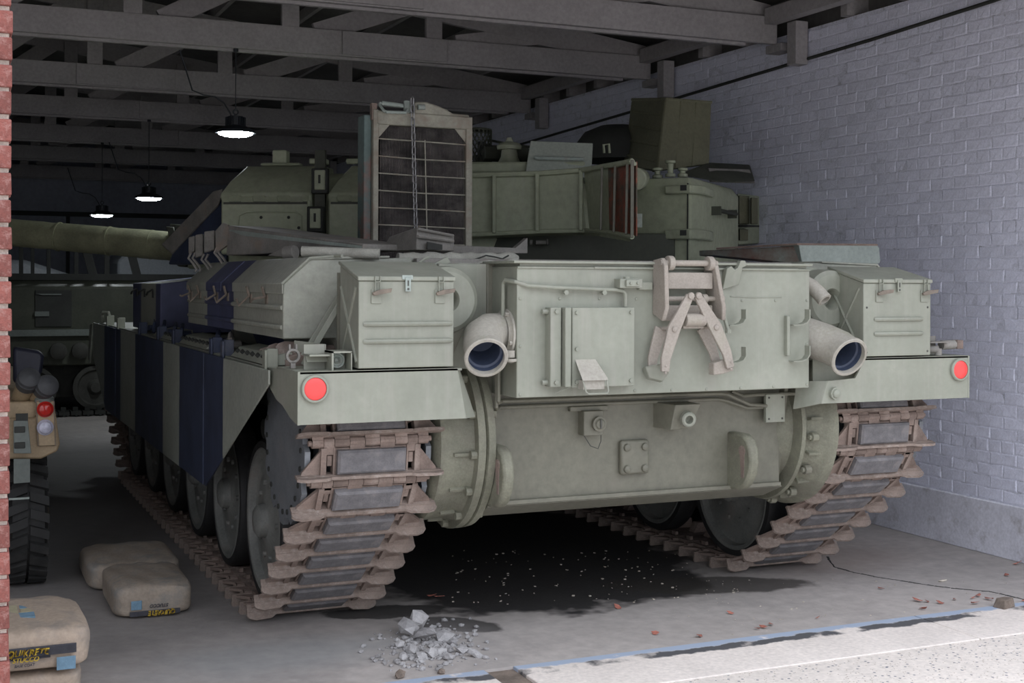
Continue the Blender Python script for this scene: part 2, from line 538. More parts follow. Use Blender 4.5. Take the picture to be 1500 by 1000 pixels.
# crack in the slab near the wall: a thin recessed-looking ridge of grit
cr = MB()
pts = [at(*p, z=0.0) for p in ((1212, 815), (1222, 830), (1250, 838), (1290, 846), (1330, 852), (1368, 858), (1400, 862), (1450, 866), (1500, 878))]
for p, q in zip(pts, pts[1:]):
    for k in range(4):
        a = p.lerp(q, k / 4) + V(random.uniform(-.006, .006), random.uniform(-.006, .006), 0)
        b_ = p.lerp(q, (k + 1) / 4)
        d = (b_ - a).normalized()
        n = V(-d.y, d.x, 0) * random.uniform(0.004, 0.010)
        cr.prism([a - n, b_ - n * 0.6, b_ + n * 0.6, a + n], (0, 0, 0.0015))
obj('floor_crack', cr, M['dark'], floor)

# right wall
wr = struct('wall_right', MB().box(WX, WX + 0.25, -0.4, 19.4, -0.1, 3.56), M['mortar'])
obj('footing', MB().hexa([(WX - 0.02, -0.4, 0), (WX + 0.1, -0.4, 0), (WX + 0.1, 19.3, 0), (WX - 0.02, 19.3, 0),
                          (WX - 0.012, -0.4, 0.33), (WX + 0.1, -0.4, 0.33), (WX + 0.1, 19.3, 0.33), (WX - 0.012, 19.3, 0.33)]), M['plinth'], wr, bevel=0.008)


def brick_mesh(name, l, h, d, m, rough=0.002, rad=0.006, seed=0):
    """soft-edged brick, front towards -X, length along Y, origin at the middle of its back"""
    b = bmesh.new()
    rings = []
    for dx, ins in ((0, -0.002), (-d * 0.5, 0.0), (-d, rad)):
        r = []
        for a, c in ((-1, -1), (0, -1), (1, -1), (1, 1), (0, 1), (-1, 1)):
            y = a * (l / 2 - ins)
            z = c * (h / 2 - ins)
            j = noise.noise_vector(V(y * 9 + seed * 7.1, z * 9, dx * 5 + seed)) * rough * 2
            r.append(b.verts.new((dx + j.x, y + j.y, z + j.z)))
        rings.append(r)
    for r, s_ in zip(rings, rings[1:]):
        for i in range(6):
            b.faces.new([r[i], r[(i + 1) % 6], s_[(i + 1) % 6], s_[i]])
    f = rings[-1]
    b.faces.new([f[0], f[1], f[4], f[5]])
    b.faces.new([f[1], f[2], f[3], f[4]])
    bmesh.ops.recalc_face_normals(b, faces=b.faces)
    me = bpy.data.meshes.new(name)
    b.to_mesh(me)
    b.free()
    me.materials.append(m)
    return me


CH, BL = 0.0745, 0.215
str_me = [brick_mesh('brick', BL - 0.005, CH - 0.004, 0.0045, M['brick'], 0.0024, 0.008, s) for s in range(6)]
hdr_me = [brick_mesh('brick', BL / 2 - 0.005, CH - 0.004, 0.0045, M['brick'], 0.0024, 0.008, s + 20) for s in range(4)]
spots = []
row = 0
z = 0.335 + CH / 2
while z < 3.54:
    if row % 6 == 4:
        y = -0.38
        while y < 9.0:
            spots.append((y + BL / 4, z, 1))
            y += BL / 2
    else:
        y = -0.4 + (BL / 2 if row % 2 else 0)
        while y < 9.0:
            spots.append((y + BL / 2, z, 0))
            y += BL
    z += CH
    row += 1


def seen(y, z):
    v = V(WX, y, z) - CAM
    d = v.x * math.sin(PSI) + v.y * math.cos(PSI)
    x = 750 + F_PX * (v.x * math.cos(PSI) - v.y * math.sin(PSI)) / d
    yy = YH + F_PX * (-v.z) / d
    return x < 1515 and yy > -15 and (x > 1370 or yy < 380)


vis = sorted([s for s in spots if seen(s[0], s[1])], key=lambda s: s[0])
near = set(vis[:296])
rest = MB()
for s in spots:
    y, z, hd = s
    mes = random.choice(hdr_me if hd else str_me)
    if s in near:
        o = bpy.data.objects.new('brick', mes)
        COL.objects.link(o)
        o.parent = wr
        o.location = (WX + 0.0015 + random.uniform(-0.0015, 0.0015), y, z + random.uniform(-0.001, 0.001))
        o.rotation_euler = (random.gauss(0, 0.004), 0, random.gauss(0, 0.004))
    else:
        tmp = len(rest.b.verts)
        rest.b.from_mesh(mes)
        rest.b.verts.ensure_lookup_table()
        dx = WX + 0.0015 + random.uniform(-0.0025, 0.0025)
        rot = Matrix.Rotation(random.gauss(0, 0.006), 4, 'X')
        for v in rest.b.verts[tmp:]:
            v.co = rot @ v.co + V(dx, y, z)
obj('brick_courses', rest, M['brick'], wr, kind='stuff', weld=False, sm=False)
# dark conduit along the right wall
tr = MB()
tp = [at(1500, -14, x=WX - 0.02), at(1454, 1.5, x=WX - 0.02), at(1280, 57, x=WX - 0.02), at(1100, 111, x=WX - 0.02), at(930, 162, x=WX - 0.02), at(750, 215, x=WX - 0.02)]
tp.insert(0, tp[0] + (tp[0] - tp[1]) * 3)
tp.append(V(WX - 0.02, 16, tp[-1].z - 0.12))
tr.tube(tp, 0.013, 8)
struct('trim_2', tr, M['dark'])

# back and left walls, kept plain
struct('wall_back', MB().box(-9.2, WX + 0.2, 19.0, 19.3, 0, 4.6), M['backwall'])
struct('wall_left', MB().box(-9.3, -9.1, -0.4, 19.2, 0, 4.0), M['backwall'])
bt = MB().box(-9, WX, 18.93, 19.0, 2.78, 2.86)
for x in (-6.6, -5.2, -3.8, -2.4, -1.0):
    bt.box(x, x + 0.06, 18.92, 19.0, 0.5, 2.8)
struct('trim_3', bt, M['dark'])

# roof deck and trusses
RX, SL = -3.1, 0.135


def roofz(x):
    return 3.62 + SL * ((WX - x) if x > RX else (WX - RX) - (RX - x) * 1.0)


ceil = MB()
ceil.prism([(WX + 0.3, -0.6, roofz(WX) + 0.24), (RX, -0.6, roofz(RX) + 0.27), (-9.3, -0.6, roofz(-9.3) + 0.24), (-9.3, -0.6, roofz(-9.3) + 0.34), (RX, -0.6, roofz(RX) + 0.37), (WX + 0.3, -0.6, roofz(WX) + 0.34)], (0, 20, 0))
ceiling = struct('ceiling', ceil, M['roof'], sm=False)
struct('trim_4', MB().box(WX + 0.14, WX + 0.25, -0.6, 19.3, 3.5, 3.9), M['roof'])  # board added behind the rafter tails to keep sky light out
for x in [2.2, 1.5, 0.8, 0.1, -0.6, -1.3, -2.0, -2.7, -3.6, -4.3, -5.0, -5.7, -6.4]:
    zz = roofz(x) + 0.20
    obj('purlin', MB().box(x - 0.022, x + 0.022, -0.5, 19.0, zz - 0.05, zz + 0.045), M['wood'], ceiling)
TY = [(1.0, 3.56), (3.13, 3.48), (5.05, 3.48), (7.62, 3.48), (10.0, 3.48), (12.8, 3.48), (15.6, 3.47), (18.3, 3.40)]
for ti, (ty, tz) in enumerate(TY):
    if ti == 0:
        continue
    L0 = -9.1
    obj('bottom_chord', MB().box(L0, WX - 0.10, ty - 0.025, ty + 0.025, tz, tz + 0.205), M['wood'], ceiling, bevel=0.004)
    # tie board nailed behind its lower edge
    obj('tie_board', MB().box(L0, WX - 0.35, ty + 0.03, ty + 0.075, tz - 0.02, tz + 0.02), M['wood'], ceiling, bevel=0.003)
    # splice seam cover
    for sx in (-1.9 + (ti % 3) * 0.9, ):
        obj('splice_board', MB().box(sx, sx + 0.9, ty - 0.048, ty - 0.026, tz + 0.01, tz + 0.2), M['wood'], ceiling, bevel=0.003)
    for (xa, xb) in ((WX - 0.12, RX), (RX, L0)):
        za, zb = roofz(xa) - 0.06, roofz(xb) - 0.06
        rr = MB().prism([(xa, ty + 0.028, za), (xb, ty + 0.028, zb), (xb, ty + 0.028, zb + 0.21), (xa, ty + 0.028, za + 0.21)], (0, 0.05, 0))
        obj('rafter', rr, M['wood'], ceiling, bevel=0.003)
    k = 0
    x = 0.697
    while x > -7.5:
        zt = roofz(x) + 0.05
        obj('truss_post', MB().box(x - 0.07, x + 0.07, ty - 0.022, ty + 0.024, tz + 0.2, zt), M['wood'], ceiling, bevel=0.003)
        x0, x1 = x + 0.22, x + 1.10
        if x1 < 2.1:
            z0, z1 = tz + 0.18, roofz(x1) + 0.06
            d = V(x1 - x0, 0, z1 - z0).normalized()
            n = V(-d.z, 0, d.x) * 0.08
            a, b_ = V(x0, ty + 0.03, z0), V(x1, ty + 0.03, z1)
            obj('brace', MB().prism([a - n, b_ - n, b_ + n, a + n], (0, 0.045, 0)), M['wood'], ceiling, bevel=0.003)
        x -= 1.215
    # short post and blocks on the wall under the truss end
    obj('bearing_post', MB().box(WX - 0.13, WX - 0.02, ty - 0.30, ty - 0.19, tz - 0.19, tz + 0.13), M['wood'], ceiling, bevel=0.004)
    obj('bearing_block', MB().box(WX - 0.12, WX + 0.04, ty - 0.1, ty + 0.1, tz - 0.06, tz), M['wood'], ceiling, bevel=0.004)
for ya, yb in zip([-0.6] + [t_[0] for t_ in TY[1:-1]], [t_[0] for t_ in TY[1:]]):
    obj('wall_plate', MB().box(WX - 0.22, WX - 0.12, ya + 0.04, yb - 0.03, 3.62, 3.74), M['wood'], ceiling, bevel=0.004)
    y = ya + 0.5
    while y < yb - 0.2:
        obj('rafter_tail', MB().box(WX - 0.05, WX + 0.2, y, y + 0.07, 3.565, 3.78), M['wood'], ceiling)
        y += 0.61

# facade: brick pier at the left of the opening and the lintel above it
wf = MB()
PX1 = -2.885
wf.box(-3.56, PX1 - 0.006, -0.997, -0.475, -0.2, 5.0)
wf.box(-9.3, -6.6, -0.99, -0.47, -0.2, 5.0)  # stops short of the pier: unseen bay opening added to light the tank's left
wf.box(-9.3, 2.98, -0.97, -0.49, 3.2, 5.0)
wf.box(2.95, 9.0, -0.99, -0.47, -0.2, 5.0)
wall_front = struct('wall_front', wf, M['redmortar'])
PH = 0.0805


def red_mesh(sx, sy, seed):
    b = bmesh.new()
    bmesh.ops.create_cube(b, size=1)
    for v in b.verts:
        v.co = V(v.co.x * sx, v.co.y * sy, v.co.z * (PH - 0.014))
    bmesh.ops.bevel(b, geom=list(b.edges), offset=0.003, segments=1, affect='EDGES')
    for v in b.verts:
        v.co += noise.noise_vector(v.co * 30 + V(seed * 3.3, 0, 0)) * 0.002
    me = bpy.data.meshes.new('brick')
    b.to_mesh(me)
    b.free()
    me.materials.append(M['redbrick'])
    return me


rs = [red_mesh(0.20, 0.096, s) for s in range(3)]
rh = [red_mesh(0.096, 0.20, s + 5) for s in range(3)]
zc, row = -0.03, 0
zc = 0.015
while zc < 3.3:
    out_ = random.uniform(-0.002, 0.003)
    if row % 2 == 0:
        lay = [(PX1 - 0.10, -0.955, rs), (PX1 - 0.31, -0.955, rs), (PX1 - 0.52, -0.955, rs), (PX1 - 0.048, -0.795, rh), (PX1 - 0.048, -0.585, rh)]
    else:
        lay = [(PX1 - 0.048, -0.905, rh), (PX1 - 0.205, -0.955, rs), (PX1 - 0.415, -0.955, rs), (PX1 - 0.048, -0.695, rh), (PX1 - 0.048, -0.505, rh)]
    for (x, y, ms) in lay:
        o = bpy.data.objects.new('brick', random.choice(ms))
        COL.objects.link(o)
        o.parent = wall_front
        o.location = (x + out_ + random.uniform(-.0015, .0015), y - 0.01 + random.uniform(-.001, .001), zc)
        o.rotation_euler = (0, 0, random.gauss(0, 0.006))
    zc += PH
    row += 1
# ------------------------------------------------------------------ the tank
tank = thing('tank', (0, 0, 0), 'large olive green battle tank with navy striped side skirts seen from behind', 'tank')
G = M['green']

# hull shell
hb = MB()
hb.prism([(-0.80, 0.30, 0.655), (-0.80, 0.30, 1.75), (-0.80, 5.6, 1.75), (-0.80, 7.2, 1.25), (-0.80, 6.9, 0.75), (-0.80, 6.4, 0.60), (-0.80, 0.6, 0.58)], (1.60, 0, 0))
hull = obj('hull', hb, M['hull'], tank, bevel=0.006)
uh = MB()
uh.prism([(-1.03, 0.31, 1.27), (-1.03, 0.31, 1.745), (-1.03, 5.5, 1.745), (-1.03, 6.9, 1.30)], (2.06, 0, 0))
obj('upper_hull', uh, M['green'], tank, bevel=0.006)
lip = MB().box(-0.79, 0.79, 0.272, 0.302, 0.648, 0.668)
lip.prism([(-0.8, 0.275, 0.645), (-0.8, 0.44, 0.575), (-0.8, 0.44, 0.6), (-0.8, 0.29, 0.655)], (1.6, 0, 0))
obj('hull_lip', lip, M['hull'], tank, bevel=0.003)

# track guards along both sides, in one plate each, with bolt strips and brackets
for s in (-1, 1):
    xa, xb = (s * 1.03, s * 1.75)
    g = MB().box(min(xa, xb), max(xa, xb), 0.04, 7.0, 1.268, 1.284)
    obj('track_guard', g, G, tank, bevel=0.002)

# --- rear mudguards
for s in (-1, 1):
    m_ = MB()
    pts = [(s * 1.75, 1.082), (s * 1.75, 1.295), (s * 1.06, 1.295), (s * 1.02, 1.082)] if s < 0 else [(1.75, 1.082), (1.75, 1.295), (1.09, 1.295), (1.03, 1.20), (0.865, 1.19), (0.83, 1.082)]
    m_.prism([(x, 0.0, z) for x, z in pts], (0, 0.012, 0))
    # top plate
    m_.box(min(s * 1.75, s * 1.04), max(s * 1.75, s * 1.04), 0.0, 0.36, 1.287, 1.297)
    # outer side plate with its torn lower edge
    m_.prism([(s * 1.752, -0.001, 1.081), (s * 1.752, -0.001, 1.296), (s * 1.752, 0.49, 1.285), (s * 1.752, 0.485, 1.2), (s * 1.752, 0.36, 1.155), (s * 1.752, 0.25, 1.14), (s * 1.752, 0.12, 1.10)], (-s * 0.01, 0, 0))
    if s < 0:
        m_.prism([(-1.06, 0.0, 1.295), (-1.02, 0.0, 1.082), (-0.94, 0.10, 1.075), (-1.01, 0.12, 1.295)], (0.006, 0.006, 0))
    else:
        m_.prism([(0.865, 0.0, 1.19), (0.83, 0.0, 1.082), (0.775, 0.14, 1.045), (0.81, 0.16, 1.18)], (-0.006, 0.006, 0))
    if s > 0:
        m_.box(0.86, 1.12, 0.11, 0.118, 1.10, 1.29)
    mg = obj('mudguard', m_, G, tank, weld=False)
    c = V(s * 1.682, -0.001, 1.227)
    ring = MB().lathe(c, (0, -1, 0), [(0, 0.058), (0.012, 0.058), (0.016, 0.054), (0.016, 0.047), (0.004, 0.046)], 32)
    obj('reflector_ring', ring, G, mg)
    obj('reflector', MB().lathe(c, (0, -1, 0), [(0.0, 0.046), (0.012, 0.046), (0.0145, 0.042), (0.016, 0.02), (0.0165, 0.0)], 32), M['reflector'], mg)
# small bolt head on the right mudguard web
obj('bolt', MB().cyl((0.90, 0.02, 1.13), (0.90, -0.02, 1.13), 0.03, 12).dome((0.90, -0.02, 1.13), (0, -1, 0), 0.024), G, tank)

# --- rear box (transmission housing) with its lid
rb = MB().box(-0.774, 0.774, 0.025, 0.33, 1.158, 1.728)
rear_box = obj('rear_box', rb, G, tank, bevel=0.004)
lid = MB().box(-0.80, 0.775, 0.0, 0.36, 1.745, 1.757)
lid.box(-0.775, 0.775, 0.018, 0.34, 1.722, 1.732)
lid.box(-0.76, 0.76, 0.03, 0.34, 1.73, 1.747)
obj('lid', lid, G, rear_box, bevel=0.003)
obj('edge_bead', MB().cyl((-0.40, 0.018, 1.728), (0.70, 0.018, 1.728), 0.006, 8), G, rear_box)
b_ = MB()
for px, py in ((762, 437), (762, 507), (762, 578), (820, 437), (878, 437), (932, 438), (1087, 440), (1136, 440), (1182, 440), (930, 572), (984, 571), (1035, 570), (1085, 568), (1133, 566), (1182, 504), (1182, 563)):
    b_.dome(at(px, py, y=0.025), (0, -1, 0), 0.008)
obj('rivets', b_, G, rear_box)
# side rivets and weld seam
obj('weld_seam', MB().tube([at(x, y, y=0.024) for x, y in ((1070, 434), (1100, 435.5), (1145, 435))], 0.003, 6), G, rear_box)

# electrical cover on the rear box
pn = MB().box(-0.535, -0.222, -0.035, 0.03, 1.20, 1.552)
cover = obj('access_cover', pn, G, tank, bevel=0.004)
b_ = MB()
for x in (-0.513, -0.242):
    for z in (1.225, 1.53):
        b_.bolt((x, -0.036, z), (0, -1, 0), 0.009)
b_.bolt((-0.513, -0.036, 1.37), (0, -1, 0), 0.009)
obj('cover_bolts', b_, G, cover)
for x0, x1, y0 in ((-0.638, -0.585, -0.03), (-0.578, -0.548, -0.055)):
    obj('vertical_channel', MB().box(x0, x1, y0, 0.03, 1.205, 1.553), G, cover, bevel=0.004)
b_ = MB()
for z in (1.225, 1.535):
    b_.bolt((-0.61, -0.031, z), (0, -1, 0), 0.010)
    b_.cyl((-0.60, 0.0, z), (-0.665, 0.0, z), 0.011, 8)
obj('channel_bolts', b_, G, cover)
# hinged flap with wire handle at the cover's lower edge
fp = MB().prism([(-0.52, -0.04, 1.315), (-0.42, -0.04, 1.315), (-0.39, -0.10, 1.235), (-0.515, -0.10, 1.235)], (0, 0.006, 0.01))
fp.box(-0.505, -0.40, -0.085, -0.03, 1.195, 1.235)
fl_ = obj('flap', fp, M['dustpipe'], cover, bevel=0.003)
obj('flap_handle', MB().tube([(-0.51, -0.09, 1.235), (-0.50, -0.105, 1.185), (-0.49, -0.11, 1.178), (-0.40, -0.11, 1.178), (-0.392, -0.105, 1.19), (-0.392, -0.09, 1.235)], 0.004, 8).tube([(-0.60, 0.0, 1.175), (-0.51, -0.04, 1.218)], 0.003, 6), G, fl_)

# conduit running round the box
cn = MB()
cn.tube([(-0.80, 0.12, 1.38), (-0.80, 0.12, 1.655), (-0.797, 0.10, 1.672), (-0.78, 0.03, 1.664), (-0.73, 0.005, 1.648), (-0.60, 0.0, 1.640), (-0.30, 0.0, 1.630), (-0.262, 0.0, 1.625), (-0.252, 0.0, 1.612), (-0.252, 0.0, 1.555)], 0.009, 10)
for x in (-0.55, -0.36):
    cn.bolt((x, 0.005, 1.618), (0, -1, 0), 0.012, 0.014)
obj('conduit', cn, G, tank)
cn = MB()
for dz, y in ((0.0, 0.262), (0.03, 0.285)):
    cn.tube([(-0.80, y - 0.1, 1.30), (-0.80, y - 0.1, 1.135 - dz), (-0.79, y - 0.08, 1.125 - dz), (-0.74, y, 1.123 - dz), (0.42, y, 1.123 - dz), (0.47, y, 1.115 - dz), (0.58, y - 0.02, 1.065 - dz * 0.6), (0.68, y - 0.02, 1.055 - dz * 0.3)], 0.009, 8)
cn.tube([(0.50, 0.28, 1.13), (0.56, 0.27, 1.105), (0.64, 0.26, 1.11), (0.86, 0.24, 1.11), (0.88, 0.24, 1.15)], 0.009, 8)
obj('conduit', cn, M['hull'], tank)

# lower plate fittings
sk = MB().box(-0.335, -0.232, 0.24, 0.30, 0.95, 1.065)
sk.box(-0.39, -0.19, 0.27, 0.30, 1.062, 1.085)
sock = obj('socket_box', sk, M['hull'], tank, bevel=0.004)
obj('socket_plug', MB().lathe((-0.262, 0.24, 1.005), (0, -1, 0), [(0, 0.035), (0.02, 0.035), (0.022, 0.026), (0.03, 0.02), (0.03, 0)], 16), M['hull'], sock)
obj('plug_slot', MB().box(-0.266, -0.258, 0.205, 0.215, 0.985, 1.028), M['sock'], sock)
obj('plug_chain', MB().tube([(-0.32, 0.27, 0.95), (-0.29, 0.26, 0.90), (-0.25, 0.26, 0.885), (-0.235, 0.26, 0.92), (-0.235, 0.26, 0.96)], 0.0025, 6), M['sock'], sock)
lb = MB().hexa([(0.10, 0.19, 0.965), (0.215, 0.21, 0.965), (0.20, 0.31, 0.955), (0.065, 0.31, 0.97), (0.115, 0.17, 1.085), (0.255, 0.17, 1.085), (0.25, 0.31, 1.09), (0.065, 0.31, 1.09)])
conv = obj('convoy_lamp_box', lb, M['hull'], tank, bevel=0.003)
obj('lamp_tube', MB().lathe((0.185, 0.20, 1.02), (-0.15, -1, -0.1), [(0, 0.038), (0.05, 0.036), (0.055, 0.03), (0.055, 0.02), (0.02, 0.018), (0.02, 0)], 20), G, conv)
hp = MB().box(-0.122, 0.032, 0.268, 0.30, 0.752, 0.915)
hat = obj('drain_cover', hp, M['hull'], tank, bevel=0.012)
b_ = MB()
for x in (-0.092, 0.004):
    for z in (0.78, 0.882):
        b_.lathe((x, 0.268, z), (0, -1, 0), [(0, 0.019), (0.012, 0.017), (0.018, 0.008), (0.018, 0)], 12)
obj('cover_bolts', b_, M['hull'], hat)
jp = MB().box(0.675, 0.79, 0.24, 0.262, 0.972, 1.112)
jun = obj('junction_plate', jp, G, tank, bevel=0.003)
b_ = MB()
for x in (0.693, 0.772):
    for z in (0.99, 1.095):
        b_.dome((x, 0.24, z), (0, -1, 0), 0.006)
obj('cover_bolts', b_, M['sock'], jun)

# tow lugs
for cx, nm in ((-0.80, 0), (0.49, 1)):
    lug = MB()
    prof = [(0.31, 0.93), (0.18, 0.93), (0.135, 0.905), (0.11, 0.86), (0.10, 0.80), (0.115, 0.74), (0.155, 0.685), (0.20, 0.655), (0.31, 0.645)]
    lug.prism([(cx, y, z) for y, z in prof], (0.055, 0, 0))
    lo = obj('tow_lug', lug, M['cast'], tank, bevel=0.012)
    ey = MB().cyl((cx - 0.004, 0.17, 0.85), (cx - 0.0005, 0.17, 0.85), 0.026, 20)
    ey.prism([(cx - 0.003, 0.15, 0.85), (cx - 0.003, 0.19, 0.85), (cx - 0.003, 0.175, 0.72), (cx - 0.003, 0.155, 0.72)], (0.004, 0, 0))
    obj('lug_eye', ey, M['rust'], lo)

# --- gun travel lock (folding clamp) on the rear box
LK = M['lock']
lock = MB()
for x0, x1, tilt in ((-0.10, -0.078, 0.0), (0.165, 0.187, 0.035)):
    yf = -0.085
    lock.prism([(x0, 0.02, 1.765), (x0, yf + 0.03, 1.775), (x0, yf, 1.74), (x0 + tilt, yf - 0.01, 1.55), (x0 + tilt * 1.5, yf + 0.02, 1.49), (x0 + tilt, 0.02, 1.52)], (0.022, 0, 0))
lock.box(-0.08, 0.175, -0.055, -0.03, 1.635, 1.71)
lock.box(-0.06, 0.19, -0.03, -0.01, 1.49, 1.56)
trl = obj('travel_lock', lock, LK, tank, bevel=0.004)
obj('hinge_pin', MB().cyl((-0.105, -0.055, 1.752), (0.195, -0.055, 1.752), 0.014, 14), LK, trl)
for x in (-0.068, 0.142):
    obj('hinge_collar', MB().cyl((x, -0.055, 1.752), (x + 0.028, -0.055, 1.752), 0.033, 20), LK, trl, bevel=0.003)
obj('lock_screw', MB().cyl((-0.06, -0.03, 1.59), (0.22, -0.03, 1.59), 0.012, 10).cyl((0.20, -0.03, 1.59), (0.245, -0.03, 1.59), 0.02, 12).cyl((0.13, -0.03, 1.59), (0.155, -0.03, 1.59), 0.022, 12), LK, trl)
for s, pts in ((-1, [(1.605, 0.028), (1.455, -0.055), (1.32, -0.098), (1.265, -0.10)]), (1, [(1.605, 0.068), (1.46, 0.165), (1.345, 0.225), (1.275, 0.245)])):
    arm = MB()
    c = [V(x, -0.085, z) for z, x in pts]
    wd = [0.018, 0.032, 0.024, 0.02]
    Lp, Rp = [], []
    for i, p in enumerate(c):
        d = (c[min(i + 1, 3)] - c[max(i - 1, 0)]).normalized()
        n = V(-d.z, 0, d.x) * wd[i]
        Lp.append(p + n)
        Rp.append(p - n)
    arm.prism(Lp + Rp[::-1], (0, -0.016, 0))
    arm.prism([p + V(-0.022, 0.075, 0.0) for p in Lp[1:]] + [p + V(-0.022, 0.075, 0.0) for p in Rp[:0:-1]], (0, -0.014, 0))
    a_ = obj('clamp_arm', arm, LK, trl, bevel=0.003)
    b_ = MB()
    b_.lathe(c[1] + V(0, -0.016, 0), (0, -1, 0), [(0, 0.014), (0.006, 0.013), (0.010, 0.007), (0.010, 0)], 12)
    b_.lathe(c[0] + V(0, -0.016, 0), (0, -1, 0), [(0, 0.016), (0.010, 0.015), (0.012, 0)], 12)
    b_.cyl(c[1] + V(0, -0.01, 0), c[1] + V(-0.02, 0.08, 0), 0.009, 8)
    for dz in (0, 0.03):
        b_.dome(c[3] + V(0, -0.016, dz - 0.005), (0, -1, 0), 0.006)
    obj('arm_pins', b_, LK, a_)
    jaw = MB()
    q = c[3]
    jaw.prism([q + V(-0.055, 0.075, 0.02), q + V(-0.015, 0.0, 0.035), q + V(0.02, -0.002, 0.035), q + V(0.035, 0.01, -0.01), q + V(0.01, 0.02, -0.045), q + V(-0.045, 0.05, -0.03)] if s < 0 else
              [q + V(-0.07, 0.02, 0.02), q + V(-0.03, 0.0, 0.035), q + V(0.02, -0.0, 0.035), q + V(0.025, 0.0, -0.015), q + V(-0.03, 0.01, -0.03), q + V(-0.07, 0.02, -0.035)], (0.0, 0.045, 0.0) if s > 0 else (0, 0.03, -0.01))
    obj('clamp_jaw', jaw, M['green'] if s < 0 else LK, a_, bevel=0.004)
obj('clamp_link', MB().cyl((0.012, -0.075, 1.495), (0.115, -0.075, 1.495), 0.03, 14).box(0.01, 0.12, -0.07, -0.04, 1.455, 1.48).cyl((0.012, -0.07, 1.53), (0.012, -0.07, 1.50), 0.012, 8).cyl((0.108, -0.07, 1.535), (0.108, -0.07, 1.50), 0.012, 8), LK, trl, bevel=0.003)
obj('tommy_bar', MB().tube([(0.235, -0.04, 1.585), (0.245, -0.045, 1.50), (0.262, -0.05, 1.445)], 0.009, 8).cyl((0.262, -0.05, 1.45), (0.262, -0.05, 1.432), 0.014, 8), G, trl)
# hooked catch right of the lock, small box left of it
ck = MB().prism([(0.275, 0.02, 1.63), (0.275, -0.02, 1.73), (0.30, -0.02, 1.742), (0.318, -0.02, 1.725), (0.335, -0.02, 1.735), (0.35, -0.02, 1.768), (0.375, -0.02, 1.768), (0.385, -0.02, 1.745), (0.36, -0.02, 1.735), (0.345, -0.015, 1.655)], (0, 0.03, 0))
obj('catch_hook', ck, G, tank, bevel=0.003)
cb = MB().box(-0.295, -0.18, -0.03, 0.03, 1.638, 1.68)
cb.box(-0.27, -0.20, -0.045, -0.03, 1.645, 1.675).box(-0.18, -0.11, 0.0, 0.03, 1.63, 1.665)
cb.cyl((-0.25, -0.01, 1.69), (-0.25, -0.01, 1.67), 0.016, 8).bolt((-0.25, -0.045, 1.66), (0, -1, 0), 0.007).bolt((-0.215, -0.045, 1.66), (0, -1, 0), 0.007)
obj('latch_box', cb, G, tank, bevel=0.003)
# bent strip hooks on the right half of the rear box
hk = []
for px, py, flip in ((1087, 457, 0), (1087, 512, 0), (1180, 457, 1), (1180, 510, 1)):
    p = at(px, py, y=-0.01)
    m_ = MB()
    sx = 0.02
    path = [(0, 0.0, 0.012), (0, -0.0, -0.030), (-0.012, 0.005, -0.05), (-0.035, 0.015, -0.060), (-0.07, 0.03, -0.062)]
    L_, R_ = [], []
    for i, (dx, dy, dz) in enumerate(path):
        L_.append(p + V(dx, dy - 0.016, dz))
    for i in range(len(L_) - 1):
        a, c_ = L_[i], L_[i + 1]
        d = (c_ - a).normalized()
        m_.obox((a + c_) / 2, d, (0, 1, 0), d.cross(V(0, 1, 0)), (c_ - a).length / 2 + 0.002, 0.02, 0.003)
    hk.append(obj('strip_hook', m_, G, tank, bevel=0.001))
ps = at(1157, 490, y=0.0)
obj('hook_backstrip', MB().box(ps.x - 0.015, ps.x + 0.004, 0.0, 0.027, ps.z - 0.10, ps.z + 0.09), G, tank, bevel=0.004)

# --- exhaust elbows
for nm, path, rr in (('L', [(-0.72, 0.17, 1.43), (-0.79, 0.165, 1.437), (-0.855, 0.14, 1.437), (-0.905, 0.09, 1.42), (-0.935, 0.02, 1.383), (-0.952, -0.055, 1.345)], 0.088),
                     ('R', [(0.64, 0.26, 1.475), (0.74, 0.215, 1.440), (0.83, 0.145, 1.405), (0.895, 0.065, 1.372), (0.922, -0.015, 1.343), (0.922, -0.085, 1.312)], 0.094)):
    pipe = MB().tube(path, [rr, rr, rr, rr, rr * 0.99, rr * 0.97], 32, caps=False)
    ex = obj('exhaust_pipe', pipe, M['dustpipe'], tank)
    e, d = Vector(path[-1]), (Vector(path[-1]) - Vector(path[-2])).normalized()
    q = rr * 0.97
    obj('pipe_rim', MB().lathe(e, d, [(-0.012, q), (-0.010, q + 0.008), (0.008, q + 0.009), (0.012, q + 0.004), (0.012, q - 0.007), (-0.012, q - 0.009)], 40, close=True), M['dustpipe'], ex)
    obj('pipe_bore', MB().lathe(e, d, [(0.009, q - 0.006), (-0.04, q - 0.009), (-0.045, q - 0.018), (-0.16, q - 0.022), (-0.165, 0.0)], 40), M['inside'], ex)
    if nm == 'L':
        obj('pipe_flange', MB().lathe((-0.776, 0.145, 1.43), (-1, 0, 0.02), [(0, 0.115), (0.010, 0.115), (0.012, 0.10), (0.022, 0.088)], 40), M['dustpipe'], ex)
        b_ = MB()
        for a in (-1.9, -0.5, 0.9):
            b_.bolt((-0.788, 0.145 + 0.103 * math.sin(a), 1.43 + 0.103 * math.cos(a)), (-1, 0, 0), 0.010, 0.012)
        b_.cyl((-0.80, 0.04, 1.335), (-0.80, 0.04, 1.365), 0.022, 12)
        b_.lathe((-0.80, 0.03, 1.33), (0, 0, -1), [(0, 0.026), (0.012, 0.026), (0.016, 0.014), (0.02, 0)], 16)
        obj('flange_bolts', b_, M['dustpipe'], ex)
